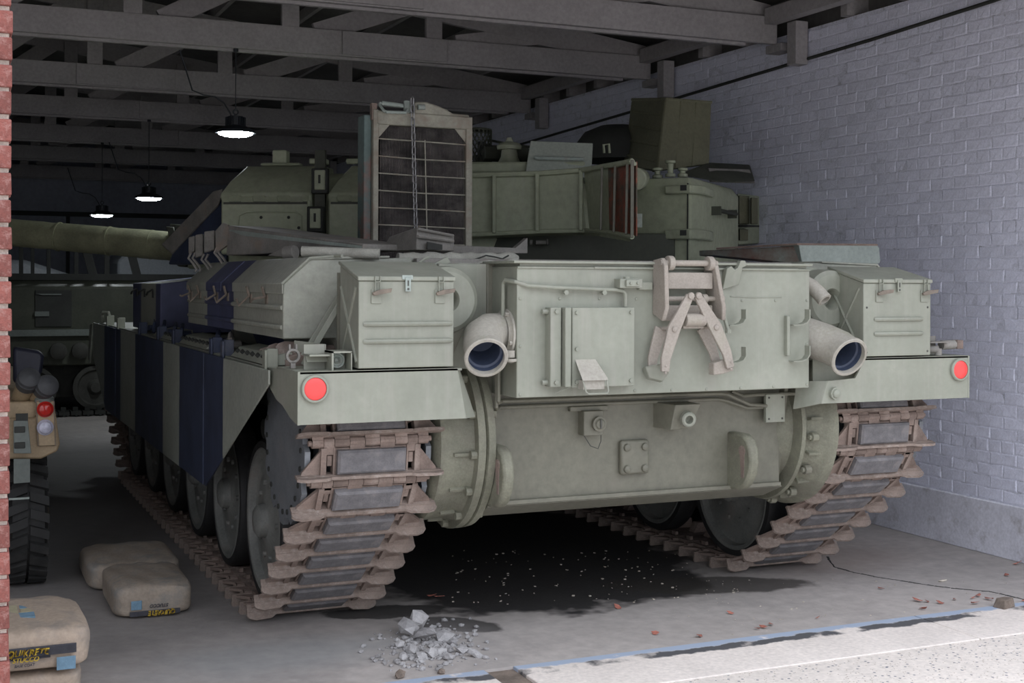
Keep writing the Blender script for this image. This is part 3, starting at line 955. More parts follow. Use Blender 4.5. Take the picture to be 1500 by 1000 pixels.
# small curved pipe and round air cleaner on the right, its twin on the left
sp_ = MB().tube([at(1176, 412, y=0.16), at(1190, 420, y=0.13), at(1200, 430, y=0.10), at(1207, 438, y=0.075)], [0.036, 0.037, 0.037, 0.036], 20, caps=False)
so = obj('breather_pipe', sp_, M['dustpipe'], tank)
e = at(1207.5, 438.5, y=0.07)
d = (at(1207, 438, y=0.075) - at(1200, 430, y=0.10)).normalized()
obj('pipe_rim', MB().lathe(e, d, [(-0.01, 0.037), (0.004, 0.037), (0.006, 0.026), (-0.03, 0.024), (-0.06, 0.0)], 24), M['dustpipe'], so)
for s in (-1, 1):
    c = at(1213, 438, y=0.22)
    c.x *= s
    ac = MB().lathe(c, (0, -1, 0), [(-0.10, 0.15), (-0.02, 0.15), (0.02, 0.145), (0.035, 0.125), (0.035, 0.055), (0.02, 0.045), (-0.05, 0.042), (-0.05, 0)], 40)
    o_ = obj('air_cleaner', ac, G, tank)
    obj('cleaner_base', MB().prism([(c.x - 0.15, c.y - 0.01, c.z), (c.x + 0.10, c.y - 0.01, c.z - 0.10), (c.x - 0.02 * s, c.y - 0.01, 1.30), (c.x - 0.16, c.y - 0.01, 1.30)], (0, 0.1, 0)), M['hull'], o_, bevel=0.004)

# --- rear stowage bins with latches
for s in (-1, 1):
    xo, xi = s * 1.498, s * 1.078
    x0, x1 = min(xo, xi), max(xo, xi)
    bn = MB().hexa([(x0, 0, 1.304), (x1, 0, 1.304), (x1, 0.27, 1.304), (x0, 0.27, 1.304), (x0, 0, 1.665), (x1, 0, 1.665), (x1, 0.27, 1.735), (x0, 0.27, 1.735)])
    binn = obj('rear_bin', bn, G, tank, bevel=0.004)
    ld = MB().hexa([(x0 - .006, -.008, 1.665), (x1 + .006, -.008, 1.665), (x1 + .006, 0.28, 1.736), (x0 - .006, 0.28, 1.736), (x0 - .006, -.008, 1.684), (x1 + .006, -.008, 1.684), (x1 + .006, 0.28, 1.75), (x0 - .006, 0.28, 1.75)])
    obj('lid', ld, G, binn, bevel=0.004)
    for z in (1.487, 1.415):
        a_, c_ = (x0 + 0.025, x1 - 0.012) if s < 0 else (x0 + 0.07, x1 - 0.055)
        obj('pressed_rib', MB().tube([(a_, 0.004, z), (a_ + 0.012, -0.004, z), (c_ - 0.012, -0.004, z), (c_, 0.004, z)], 0.011, 8), G, binn)
    # X pressing on the outer side (left bin) / inner side (right bin)
    xx = x0 - 0.001
    for pa, pb in (((0.25, 1.64), (0.02, 1.33)), ((0.03, 1.64), (0.24, 1.33))):
        obj('pressed_rib', MB().tube([(xx, pa[0], pa[1]), (xx, pb[0], pb[1])], 0.007, 6), G, binn)
    lat = ((x0 + 0.075, 1.0), (x1 - 0.065, 1.0), ((x0 + x1) / 2, 0.0)) if s < 0 else ((x0 + 0.095, 1.0), (x1 - 0.045, 1.0), ((x0 + x1) / 2, 0.0))
    for lx, full in lat:
        if full:
            m_ = MB().box(lx - 0.022, lx + 0.022, -0.006, 0.0, 1.572, 1.63)
            m_.box(lx - 0.010, lx - 0.006, -0.016, -0.008, 1.61, 1.685).box(lx + 0.012, lx + 0.016, -0.016, -0.008, 1.61, 1.685).box(lx - 0.010, lx + 0.016, -0.016, -0.008, 1.66, 1.664)
            lt = obj('latch', m_, G, binn, bevel=0.001)
            obj('latch_lever', MB().prism([(lx - 0.015, -0.010, 1.605), (lx + 0.05, -0.035, 1.618), (lx + 0.055, -0.035, 1.635), (lx + 0.012, -0.014, 1.630), (lx - 0.012, -0.010, 1.622)], (0, -0.012, 0)).cyl((lx - 0.02, -0.016, 1.612), (lx + 0.02, -0.016, 1.618), 0.007, 8), M['hinge'], lt, bevel=0.001)
        else:
            m_ = MB().box(lx - 0.025, lx + 0.022, -0.012, -0.006, 1.672, 1.690).box(lx - 0.012, lx + 0.012, -0.016, -0.010, 1.622, 1.68)
            lt = obj('hasp', m_, M['palebeam'] if s < 0 else G, binn, bevel=0.001)
            obj('hasp_hole', MB().box(lx - 0.003, lx + 0.003, -0.0175, -0.0155, 1.645, 1.668).cyl((lx, -0.0155, 1.632), (lx, -0.0175, 1.632), 0.005, 8), M['sock'], lt)
    if s > 0:
        b_ = MB()
        for x in (x0 + 0.02, x1 - 0.02):
            for z in (1.325, 1.545):
                b_.dome((x, 0.0, z), (0, -1, 0), 0.006)
        obj('rivets', b_, M['sock'], binn)

# --- long side bins
CM = M['bincamo']


def side_bin(s, y0, y1, zb=1.408, nm='side_bin', zt=1.652, ribs=True):
    m_ = MB()
    rear = [(s * 1.689, zb), (s * 1.689, zt), (s * 1.566, zt + 0.11), (s * 1.09, zt + 0.12), (s * 1.09, 1.29), (s * 1.40, 1.29), (s * 1.45, zb)]
    m_.prism([(x, y0, z) for x, z in rear], (0, y1 - y0, 0))
    b = obj(nm, m_, CM, tank, bevel=0.006)
    l_ = MB().prism([(s * 1.697, y0 - 0.008, zt - 0.045), (s * 1.697, y0 - 0.008, zt), (s * 1.57, y0 - 0.008, zt + 0.118), (s * 1.2, y0 - 0.008, zt + 0.128), (s * 1.2, y0 - 0.008, zt + 0.118), (s * 1.566, y0 - 0.008, zt + 0.106), (s * 1.69, y0 - 0.008, zt - 0.003), (s * 1.69, y0 - 0.008, zt - 0.045)], (0, (y1 - y0) * 0.56, 0))
    obj('lid', l_, CM, b, bevel=0.003)
    l_ = MB().prism([(s * 1.697, y0 + (y1 - y0) * 0.57, zt - 0.045), (s * 1.697, y0 + (y1 - y0) * 0.57, zt), (s * 1.57, y0 + (y1 - y0) * 0.57, zt + 0.118), (s * 1.2, y0 + (y1 - y0) * 0.57, zt + 0.128), (s * 1.2, y0 + (y1 - y0) * 0.57, zt + 0.118), (s * 1.566, y0 + (y1 - y0) * 0.57, zt + 0.106), (s * 1.69, y0 + (y1 - y0) * 0.57, zt - 0.003), (s * 1.69, y0 + (y1 - y0) * 0.57, zt - 0.045)], (0, (y1 - y0) * 0.44, 0))
    obj('lid', l_, CM, b, bevel=0.003)
    if ribs:
        for z in (1.545, 1.458):
            obj('pressed_rib', MB().tube([(s * 1.686, y0 + 0.02, z), (s * 1.693, y0 + 0.05, z), (s * 1.693, y1 - 0.05, z), (s * 1.686, y1 - 0.02, z)], 0.012, 8), CM, b)
    for fy in ((0.13, 0.27, 0.5, 0.62, 0.83, 0.95) if ribs else (0.2, 0.7)):
        y = y0 + (y1 - y0) * fy
        lt = MB().box(s * 1.690 - 0.004, s * 1.690 + 0.004, y - 0.02, y + 0.02, 1.545, 1.60)
        lt.tube([(s * 1.70, y - 0.012, 1.59), (s * 1.712, y - 0.012, 1.635), (s * 1.712, y + 0.012, 1.635), (s * 1.70, y + 0.012, 1.59)], 0.004, 6)
        lt.tube([(s * 1.70, y, 1.59), (s * 1.745, y + 0.02, 1.565 + 0.03 * math.sin(fy * 20)), (s * 1.75, y + 0.045, 1.575)], 0.006, 6)
        obj('latch', lt, M['hinge'], b)
    return b


sb = side_bin(-1, 0.50, 2.86)
obj('corner_frame', MB().tube([(-1.697, 0.495, 1.65), (-1.572, 0.495, 1.765), (-1.46, 0.495, 1.775), (-1.44, 0.44, 1.775)], 0.007, 8), G, sb)
side_bin(1, 0.50, 2.86)
b2 = MB().prism([(-1.68, 4.0, 1.30), (-1.68, 4.0, 1.64), (-1.10, 4.0, 1.70), (-1.10, 4.0, 1.30)], (0, 1.35, 0))
fb = obj('front_side_bin', b2, CM, tank, bevel=0.006)
for y in (4.3, 4.7, 5.1):
    obj('latch', MB().tube([(-1.685, y, 1.60), (-1.72, y, 1.58), (-1.72, y + 0.06, 1.56)], 0.007, 6).box(-1.688, -1.68, y - 0.02, y + 0.02, 1.54, 1.60), M['dark'], fb)
# diagonal braces between side bin and rear bin
for y in (0.44, 0.36):
    obj('diagonal_brace', MB().obox((-1.53, y, 1.47), (0.62, 0, 1), (0, 1, 0), (1, 0, -0.62), 0.20, 0.004, 0.013), G, tank, bevel=0.002)
obj('filler_plate', MB().box(-1.50, -1.10, 0.30, 0.31, 1.30, 1.70), M['hull'], tank)

# tail fitting on the left mudguard: open lamp box with round socket, bracket and ring clamp
tb = MB()
tb.box(-1.602, -1.594, 0.03, 0.16, 1.297, 1.375).box(-1.602, -1.515, 0.03, 0.16, 1.368, 1.375).box(-1.520, -1.515, 0.03, 0.16, 1.297, 1.372)
tb.box(-1.602, -1.515, 0.12, 0.125, 1.297, 1.372)
lbx = obj('lamp_bracket', tb, G, tank)
obj('round_socket', MB().lathe((-1.562, 0.12, 1.335), (0, -1, 0), [(0, 0.034), (0.03, 0.034), (0.034, 0.031), (0.03, 0.026), (0.034, 0.022), (0.028, 0.016), (0.034, 0.012), (0.02, 0.006), (0.02, 0)], 28), M['palebeam'], lbx)
tb = MB().box(-1.69, -1.602, 0.14, 0.145, 1.297, 1.40).box(-1.69, -1.602, 0.05, 0.145, 1.355, 1.362).prism([(-1.69, 0.09, 1.33), (-1.602, 0.09, 1.33), (-1.602, 0.11, 1.358), (-1.69, 0.11, 1.358)], (0, 0.01, 0.002))
tb.prism([(-1.69, 0.30, 1.41), (-1.60, 0.14, 1.40), (-1.60, 0.14, 1.36), (-1.69, 0.30, 1.36)], (0.004, 0, 0))
obj('bracket_plate', tb, G, tank)
rc = MB().lathe((-1.727, 0.19, 1.352), (0, -1, 0), [(0, 0.03), (0.02, 0.03), (0.02, 0.021), (0, 0.021)], 24, close=True)
rc.box(-1.745, -1.738, 0.17, 0.19, 1.378, 1.40).box(-1.717, -1.710, 0.17, 0.19, 1.378, 1.40).box(-1.737, -1.717, 0.17, 0.19, 1.30, 1.325)
obj('ring_clamp', rc, M['greydeck'], tank)
# right side counterpart with rusty pin
tb = MB().box(1.515, 1.62, 0.10, 0.11, 1.305, 1.395).box(1.515, 1.635, 0.02, 0.10, 1.363, 1.37).cyl((1.52, 0.06, 1.33), (1.575, 0.03, 1.33), 0.020, 12).cyl((1.575, 0.03, 1.335), (1.575, 0.03, 1.30), 0.018, 12).cyl((1.62, 0.06, 1.35), (1.705, 0.06, 1.352), 0.024, 14)
rr_ = obj('bracket_plate', tb, M['greydeck'], tank)
obj('rusty_pin', MB().box(1.705, 1.745, 0.035, 0.085, 1.33, 1.375), M['rust'], rr_, bevel=0.003)

# --- strips with bolts, brackets and hooks along the left guard
for y0, y1 in ((0.55, 1.35), (2.0, 2.85), (3.2, 3.9)):
    bs = obj('bolt_strip', MB().prism([(-1.745, y0, 1.288), (-1.70, y0, 1.335), (-1.60, y0, 1.35), (-1.60, y0, 1.288)], (0, y1 - y0, 0)), G, tank, bevel=0.003)
b_ = MB()
for y0, y1 in ((0.55, 1.35), (2.0, 2.85), (3.2, 3.9)):
    y = y0 + 0.06
    while y < y1:
        b_.cyl((-1.72, y, 1.314), (-1.732, y, 1.326), 0.010, 8)
        y += 0.11
obj('strip_bolts', b_, M['dark'], bs)
for y in (0.52, 1.45, 1.75, 2.95, 3.55, 4.4, 5.6, 6.3):
    for s in (-1, 1):
        xx = s * 1.755
        hkb = MB().box(min(xx, xx - s * 0.05), max(xx, xx - s * 0.05), y, y + 0.035, 1.28, 1.365).box(min(xx, xx + s * 0.012), max(xx, xx + s * 0.012), y - 0.01, y + 0.045, 1.25, 1.36)
        obj('skirt_bracket', hkb, G if y < 1 or y > 5 else M['blue'], tank, bevel=0.003)
for y in (1.58, 1.9, 3.05, 3.3, 3.75, 4.15):
    tool = MB().tube([(-1.70, y, 1.30), (-1.69, y + 0.03, 1.36), (-1.67, y + 0.12, 1.385), (-1.66, y + 0.2, 1.36), (-1.67, y + 0.22, 1.31)], 0.013, 8).cyl((-1.72, y + 0.1, 1.33), (-1.62, y + 0.12, 1.33), 0.02, 10)
    obj('tool_clip', tool, M['blue'] if y > 1.8 else M['greydeck'], tank)
obj('front_loop', MB().tube([(-1.74, 6.85, 1.28), (-1.74, 6.85, 1.36), (-1.74, 6.80, 1.38), (-1.70, 6.75, 1.38), (-1.68, 6.72, 1.30)], 0.014, 8), G, tank)

# --- side skirts, panel by panel
for s in (-1, 1):
    xs_ = s * 1.768
    bottom = [(0.385, 1.225), (1.82, 0.575), (6.25, 0.575), (7.28, 1.0)]

    def zb(y):
        for (a, za), (c, zc_) in zip(bottom, bottom[1:]):
            if a <= y <= c:
                return za + (zc_ - za) * (y - a) / (c - a)
        return 1.0
    cuts = [0.40, 1.88, 3.86, 5.62, 7.22]
    for a, c in zip(cuts, cuts[1:]):
        ys = [a + 0.003] + [q for q, _ in bottom if a < q < c] + [c - 0.003]
        poly = [(xs_, y, zb(y)) for y in ys] + [(xs_, c - 0.003, 1.278), (xs_, a + 0.003, 1.278)]
        bo = MB().prism(poly, (s * 0.012 * (1 if cuts.index(a) % 2 else 0.7), 0, 0))
        obj('skirt_panel', bo, M['skirt'], tank, bevel=0.002)
obj('front_flap', MB().prism([(-1.79, 7.2, 1.27), (-1.79, 7.42, 1.25), (-1.79, 7.55, 0.93), (-1.79, 7.40, 0.9)], (0.01, 0, 0)), G, tank)

# --- final drives
for s in (-1, 1):
    c = V(s * 0.80, 0.60, 0.935)
    ax = V(s, 0, 0)
    if s < 0:
        prof_ = [(-0.02, 0.36), (0.0, 0.37), (0.005, 0.425), (0.04, 0.43), (0.046, 0.41), (0.055, 0.43), (0.09, 0.43), (0.095, 0.395), (0.13, 0.375), (0.25, 0.385), (0.27, 0.36), (0.275, 0.30), (0.275, 0.0)]
    else:
        prof_ = [(-0.02, 0.30), (0.0, 0.315), (0.06, 0.33), (0.066, 0.40), (0.085, 0.405), (0.09, 0.37), (0.15, 0.385), (0.205, 0.425), (0.22, 0.435), (0.262, 0.435), (0.272, 0.42), (0.272, 0.0)]
    fd = MB().lathe(c, ax, prof_, 56)
    f_ = obj('final_drive', fd, M['cast'], tank)
    b_ = MB()
    for k in range(14):
        a = 2 * PI * k / 14 + 0.1
        cs, sn = math.cos(a), math.sin(a)
        if s < 0:
            p = c + V(s * 0.09, 0.402 * cs, 0.402 * sn)
            b_.cyl(p, p + ax * 0.03, 0.021, 8)
            p = c + V(-s * 0.012, 0.40 * cs, 0.40 * sn)
            b_.cyl(p, p + ax * 0.02, 0.02, 8)
            b_.obox(c + V(s * 0.15, 0.378 * cs, 0.378 * sn), ax, V(0, -sn, cs), V(0, cs, sn), 0.04, 0.008, 0.014)
        else:
            p = c + V(0.15, 0.405 * cs, 0.405 * sn)
            b_.cyl(p, p - ax * 0.035, 0.024, 10)
            b_.cyl(p - ax * 0.035, p - ax * 0.05, 0.014, 8)
            b_.obox(c + V(0.165, 0.39 * math.cos(a + .22), 0.39 * math.sin(a + .22)), ax, V(0, -math.sin(a + .22), math.cos(a + .22)), V(0, math.cos(a + .22), math.sin(a + .22)), 0.05, 0.007, 0.02)
    obj('housing_bolts', b_, M['cast'], f_, bevel=0.002)
    obj('hull_flange', MB().prism([(s * 0.80, 0.25, 1.158), (s * 0.80, 0.34, 0.62), (s * 0.80, 0.75, 0.55), (s * 0.80, 0.75, 1.158)], (s * 0.02, 0, 0)), M['hull'], f_, bevel=0.004)
    # sprocket
    sc = V(s * 1.375, 0.605, 0.94)
    spk = MB()
    for dx in (-0.272, 0.272):
        n = 12
        outer = []
        for k in range(n * 6):
            a = 2 * PI * k / (n * 6)
            r = 0.352 + 0.018 * (1 if (k % 6) in (0, 1, 2) else -1)
            outer.append(sc + V(dx - 0.012, r * math.cos(a), r * math.sin(a)))
        spk.prism(outer, (0.024, 0, 0))
    spk.lathe(sc + V(-0.2, 0, 0), (1, 0, 0), [(0, 0.2), (0.02, 0.26), (0.38, 0.26), (0.40, 0.2), (0.44, 0.12), (0.44, 0)], 32)
    sko = obj('sprocket', spk, M['sprocket'], tank)
    b_ = MB()
    for k in range(24):
        a = 2 * PI * k / 24
        b_.cyl(sc + V(s * 0.280, 0.310 * math.cos(a), 0.310 * math.sin(a)), sc + V(s * 0.290, 0.310 * math.cos(a), 0.310 * math.sin(a)), 0.012, 8)
    obj('sprocket_bolts', b_, M['dark'], sko)


# --- road wheels: pairs of dished discs with rubber tyres
def disc_mesh():
    tyre = MB()
    prof = [(-0.06, 0.36), (-0.06, 0.392), (-0.045, 0.402), (0.045, 0.402), (0.06, 0.392), (0.06, 0.36)]
    tyre.lathe((0, 0, 0), (-1, 0, 0), prof, 48, close=True)
    rim = MB()
    rim.lathe((0, 0, 0), (-1, 0, 0), [(-0.055, 0.362), (0.058, 0.362), (0.062, 0.352), (0.058, 0.335), (0.02, 0.325), (0.012, 0.30), (0.03, 0.24), (0.03, 0.15), (0.045, 0.12), (0.05, 0.085), (0.085, 0.08), (0.10, 0.06), (0.105, 0.0)], 48)
    for k in range(10):
        a = 2 * PI * k / 10
        rim.cyl((-0.02, 0.19 * math.cos(a), 0.19 * math.sin(a)), (-0.045, 0.19 * math.cos(a), 0.19 * math.sin(a)), 0.014, 8)
    return tyre, rim


first = None
for s in (-1, 1):
    for wy in (1.28, 2.18, 3.10, 4.03, 4.93, 5.85):
        for dx in (1.535, 1.215):
            outw = (dx == 1.535)
            loc = V(s * dx, wy, 0.472)
            if first is None:
                ty, rm = disc_mesh()
                to = obj('road_wheel', ty, M['black'], tank, base=(0, 0, 0))
                ro = obj('wheel_disc', rm, M['wheel'], to, base=(0, 0, 0))
                first = (to, ro)
                to.location = loc
            else:
                to = first[0].copy()
                COL.objects.link(to)
                to.parent = tank
                to.location = loc
                ro = first[1].copy()
                COL.objects.link(ro)
                ro.parent = to
            to.rotation_euler = (0, 0, 0 if ((s < 0) == outw) else PI)
for s in (-1, 1):
    for y in (1.73, 3.56, 5.39):
        obj('bogie', MB().box(min(s * 0.80, s * 1.42), max(s * 0.80, s * 1.42), y - 0.12, y + 0.12, 0.42, 0.62).box(min(s * 1.28, s * 1.42), max(s * 1.28, s * 1.42), y - 0.5, y + 0.5, 0.45, 0.56), M['dark'], tank, bevel=0.01)
    obj('suspension_arm', MB().tube([(s * 0.82, 1.3, 0.95), (s * 1.6, 1.25, 0.93)], 0.05, 10).box(min(s * 0.8, s * 1.5), max(s * 0.8, s * 1.5), 1.0, 1.06, 0.86, 1.0), M['dark'], tank)
    idl = MB().lathe((s * 1.375, 6.72, 0.78), (1, 0, 0), [(-0.2, 0.1), (-0.2, 0.33), (-0.1, 0.33), (-0.1, 0.15), (0.1, 0.15), (0.1, 0.33), (0.2, 0.33), (0.2, 0.1)], 40)
    obj('idler', idl, M['wheel'], tank)

# --- tracks
# pitch line through the link pivots, counter-clockwise seen from +X: rear wrap, ramp, ground, front, top
SC, SR = (0.605, 0.94), 0.39


def arc(c, r, a0, a1, n):
    return [(c[0] + r * math.cos(a0 + (a1 - a0) * i / n), c[1] + r * math.sin(a0 + (a1 - a0) * i / n)) for i in range(n + 1)]


path = arc(SC, SR, math.radians(90), math.radians(239), 24)
path += arc((1.28, 0.47), 0.415, math.radians(241), math.radians(270), 6)
path += [(5.85, 0.055)]
path += arc((5.95, 0.47), 0.415, math.radians(275), math.radians(312), 6)
path += arc((6.72, 0.78), 0.36, math.radians(-42), math.radians(90), 20)
path += [(5.9, 1.10), (4.9, 1.06), (3.9, 1.04), (2.8, 1.06), (1.7, 1.17)]
P2 = [Vector((0, y, z)) for y, z in path]
P2.append(P2[0])
segl = [(b - a).length for a, b in zip(P2, P2[1:])]
TOT = sum(segl)
NL = round(TOT / 0.175)
PT = TOT / NL


def along(t_):
    t_ %= TOT
    for (a, b), l in zip(zip(P2, P2[1:]), segl):
        if t_ <= l:
            return a.lerp(b, t_ / l)
        t_ -= l
    return P2[0]


def link_mesh():
    """local frame: X across the track, Y along travel, Z outwards (ground side); pivots at y=+-PT/2"""
    m_ = MB()
    h = PT / 2
    m_.mi = 0
    # body plate with side windows
    m_.box(-0.165, 0.165, -h + 0.022, h - 0.024, -0.018, 0.012)
    for s in (-1, 1):
        m_.box(min(s * 0.198, s * 0.222), max(s * 0.198, s * 0.222), -h + 0.02, h - 0.02, -0.02, 0.022)
        m_.box(min(s * 0.16, s * 0.20), max(s * 0.16, s * 0.20), h - 0.05, h - 0.018, -0.02, 0.018)
        m_.box(min(s * 0.16, s * 0.20), max(s * 0.16, s * 0.20), -h + 0.02, -h + 0.04, -0.02, 0.018)
        m_.box(min(s * 0.160, s * 0.168), max(s * 0.160, s * 0.168), -h + 0.02, h - 0.02, -0.02, 0.020)
        # triangular web out to the end of the bar
        m_.prism([(s * 0.218, h - 0.03, -0.004), (s * 0.218, -h + 0.03, -0.004), (s * 0.305, -h + 0.03, -0.004), (s * 0.30, -h + 0.05, -0.004)], (0, 0, 0.014))
        # guide block seen in the window
        m_.box(min(s * 0.172, s * 0.192), max(s * 0.172, s * 0.192), -0.012, 0.032, -0.04, 0.012)
    # knuckles, alternating ends
    for x0, x1 in ((-0.21, -0.165), (-0.095, -0.03), (0.04, 0.105), (0.165, 0.21)):
        m_.cyl((x0, h, 0), (x1, h, 0), 0.021, 10)
        m_.box(x0, x1, h - 0.03, h, -0.018, 0.018)
    for x0, x1 in ((-0.26, -0.212), (-0.163, -0.097), (-0.028, 0.038), (0.107, 0.163), (0.212, 0.26)):
        m_.cyl((x0, -h, 0), (x1, -h, 0), 0.022, 10)
        m_.box(x0, x1, -h, -h + 0.032, -0.018, 0.018)
    m_.cyl((-0.275, -h, 0), (0.275, -h, 0), 0.012, 8)
    m_.prism([(-0.05, -0.04, -0.02), (0.05, -0.04, -0.02), (0.03, -0.02, -0.085), (-0.03, -0.02, -0.085)], (0, 0.06, 0))
    # grouser bar along the trailing edge
    m_.mi = 2
    a = -h + 0.024
    ys = lambda x: a
    # low middle run with tall rounded tongues at both ends
    m_.box(-0.325, 0.325, a, a + 0.014, -0.008, 0.030)
    m_.box(-0.18, 0.18, a - 0.001, a + 0.012, 0.028, 0.049)
    for s in (-1, 1):
        m_.prism([(s * 0.165, a - 0.002, 0.028), (s * 0.325, a - 0.002, 0.028), (s * 0.328, a - 0.002, 0.045), (s * 0.315, a - 0.002, 0.060), (s * 0.285, a - 0.002, 0.070), (s * 0.205, a - 0.002, 0.064), (s * 0.175, a - 0.002, 0.044)], (0, 0.013, 0))
    # rubber pad
    m_.mi = 1
    y0, y1 = a + 0.018, h - 0.030
    rings = []
    for z, ins in ((0.010, 0), (0.036, 0), (0.044, 0.010)):
        rings.append([(sx * (0.152 - ins) * 1.0, yy, z) for sx, yy in ((-1, y0 + ins), (1, y0 + ins), (1, y1 - ins), (-1, y1 - ins))])
    m_.loft(rings)
    return m_


lm = None
for s in (-1, 1):
    tk = MB()
    # master pins joined along the inside as the band that carries the links
    tko = bpy.data.objects.new('track', None)
    tko.empty_display_size = 0.1
    COL.objects.link(tko)
    tko.parent = tank
    tko.location = (s * 1.375, 0, 0)
    for k in range(NL):  # every shoe of the track
        a = along(k * PT + 0.05)
        b = along((k + 1) * PT + 0.05)
        c = (a + b) / 2
        y = (a - b).normalized()          # leading end points back up the path
        xax = V(1, 0, 0)
        zax = xax.cross(y).normalized()
        # outwards = away from the loop's middle
        if lm is None:
            lo = obj('track_link', link_mesh(), [M['rust'], M['rubber'], M['barrust']], None, base=(0, 0, 0), bevel=0.0)
            lm = lo
        else:
            lo = lm.copy()
            COL.objects.link(lo)
        lo.parent = tko
        Mx = Matrix((xax, y, zax)).transposed().to_4x4()
        Mx.translation = c
        lo.matrix_local = Mx
# --- turret, trained to the left; u runs along the gun, v to the turret's left
TC = V(0, 4.2, 0)
TH = math.radians(60)
FU, LV = V(-math.sin(TH), math.cos(TH), 0), V(-math.cos(TH), -math.sin(TH), 0)


def T(u, v, z):
    return TC + FU * u + LV * v + V(0, 0, z)


TG = M['turret']
tb = MB()
rings = []
for z, k, nose, back in ((1.75, 0.98, 1.45, -1.5), (1.95, 1.0, 1.35, -1.6), (2.22, 0.9, 1.05, -1.6), (2.40, 0.74, 0.85, -1.5), (2.43, 0.5, 0.7, -1.3)):
    rings.append([T(u, v * k, z) for u, v in ((nose, 0.28), (0.95, 0.85), (0.3, 1.05), (-0.8, 1.05), (back, 0.8), (back, -0.8), (-0.8, -1.05), (0.3, -1.05), (0.95, -0.85), (nose, -0.28))])
tb.loft(rings)
turret = obj('turret', tb, TG, tank, bevel=0.03)
obj('turret_ring', MB().lathe((0, 4.2, 1.73), (0, 0, 1), [(0, 1.12), (0.05, 1.12), (0.05, 0)], 48), M['dark'], turret)
# gun cheek in navy paint with wedge
obj('mantlet', MB().prism([T(0.93, 0.90, 1.78), T(1.56, 0.34, 1.78), T(1.52, 0.36, 1.86), T(1.02, 0.80, 2.26), T(0.93, 0.84, 2.32)], LV * -0.35), M['blue'], turret, bevel=0.015)
obj('cheek_plate', MB().prism([T(1.60, 0.36, 1.93), T(1.50, 0.42, 1.86), T(1.0, 0.86, 2.19), T(0.95, 0.90, 2.30), T(1.05, 0.82, 2.29)], V(0.01, 0.03, -0.01)), M['greydeck'], turret, bevel=0.006)


def cheek_bin(u0, u1, name, slant=0.10):
    """stowage box on the turret side: upright face below a wavy weld lip, sloping top"""
    m_ = MB()
    r = []
    for u, sh in ((u0, 0.0), (u1, -slant)):
        r.append([T(u, 1.10, 1.84), T(u, 1.10, 2.20), T(u, 1.12, 2.22), T(u, 1.12, 2.25), T(u + sh * 0.35, 1.02, 2.34), T(u + sh, 0.86, 2.455), T(u + sh, 0.5, 2.47), T(u, 0.5, 1.84)])
    m_.loft(r)
    b = obj(name, m_, TG, turret, bevel=0.015)
    sc_ = MB()
    n = 14
    for k in range(n):
        ua = u0 + 0.02 + (u1 - u0 - 0.04) * k / n
        ub = u0 + 0.02 + (u1 - u0 - 0.04) * (k + 1) / n
        dz = [0, -0.012, -0.012, 0][k % 4]
        sc_.prism([T(ua, 1.105, 2.205 + dz), T(ub, 1.105, 2.205 + dz), T(ub, 1.125, 2.235 + dz), T(ua, 1.125, 2.235 + dz)], LV * 0.012)
    obj('weld_lip', sc_, TG, b)
    obj('lip_shadow_strip', MB().prism([T(u0 + 0.02, 1.102, 2.178), T(u1 - 0.02, 1.102, 2.178), T(u1 - 0.02, 1.102, 2.196), T(u0 + 0.02, 1.102, 2.196)], LV * 0.004), M['darkgreen'], b)  # thin dark strip painted in as the shadow under the lip
    return b


ba = cheek_bin(0.27, 0.90, 'cheek_bin')
obj('door_outline', MB().tube([T(0.34, 1.105, 1.88), T(0.34, 1.105, 2.10), T(0.38, 1.105, 2.125), T(0.72, 1.105, 2.125), T(0.77, 1.105, 2.10), T(0.80, 1.105, 1.88)], 0.006, 6), TG, ba)
obj('lip_return', MB().box(0, 0.001, 0, 0.001, 0, 0.001) if False else MB().tube([T(0.29, 1.11, 1.85), T(0.29, 1.11, 2.20)], 0.010, 6), TG, ba)
b_ = MB()
for u in (0.43, 0.62):
    b_.dome(T(u, 1.10, 2.09), LV, 0.012)
b_.dome(T(0.36, 1.10, 2.02), LV, 0.012)
obj('door_studs', b_, M['dark'], ba)
cheek_bin(-0.55, 0.16, 'cheek_bin')
for u, z in ((0.205, 2.33), (0.235, 2.075)):
    hb_ = MB().obox(T(u, 1.13, z), FU, V(0, 0, 1), LV, 0.055, 0.085, 0.03)
    h_ = obj('hinge_block', hb_, M['dark'], turret, bevel=0.008)
    obj('hinge_face', MB().obox(T(u - 0.005, 1.165, z + 0.005), FU, V(0, 0, 1), LV, 0.036, 0.066, 0.010), TG, h_, bevel=0.006)
    obj('hinge_slot', MB().obox(T(u - 0.005, 1.177, z + 0.01), FU, V(0, 0, 1), LV, 0.007, 0.028, 0.004), M['dark'], h_)
obj('hinge_strap', MB().obox(T(0.215, 1.09, 2.2), FU, V(0, 0, 1), LV, 0.035, 0.34, 0.02), M['darkgreen'], turret)
# roof clutter on the left
rc_ = MB().obox(T(0.60, 0.7, 2.52), FU, LV, V(0, 0, 1), 0.05, 0.05, 0.06).obox(T(0.58, 0.75, 2.475), FU, LV, V(0, 0, 1), 0.14, 0.05, 0.01).obox(T(0.30, 0.8, 2.49), FU, LV, V(0, 0, 1), 0.06, 0.05, 0.02)
obj('roof_fitting', rc_, TG, turret, bevel=0.01)
obj('roof_roll', MB().tube([T(0.1, 0.82, 2.49), T(-0.6, 0.82, 2.50)], 0.02, 8), TG, turret)

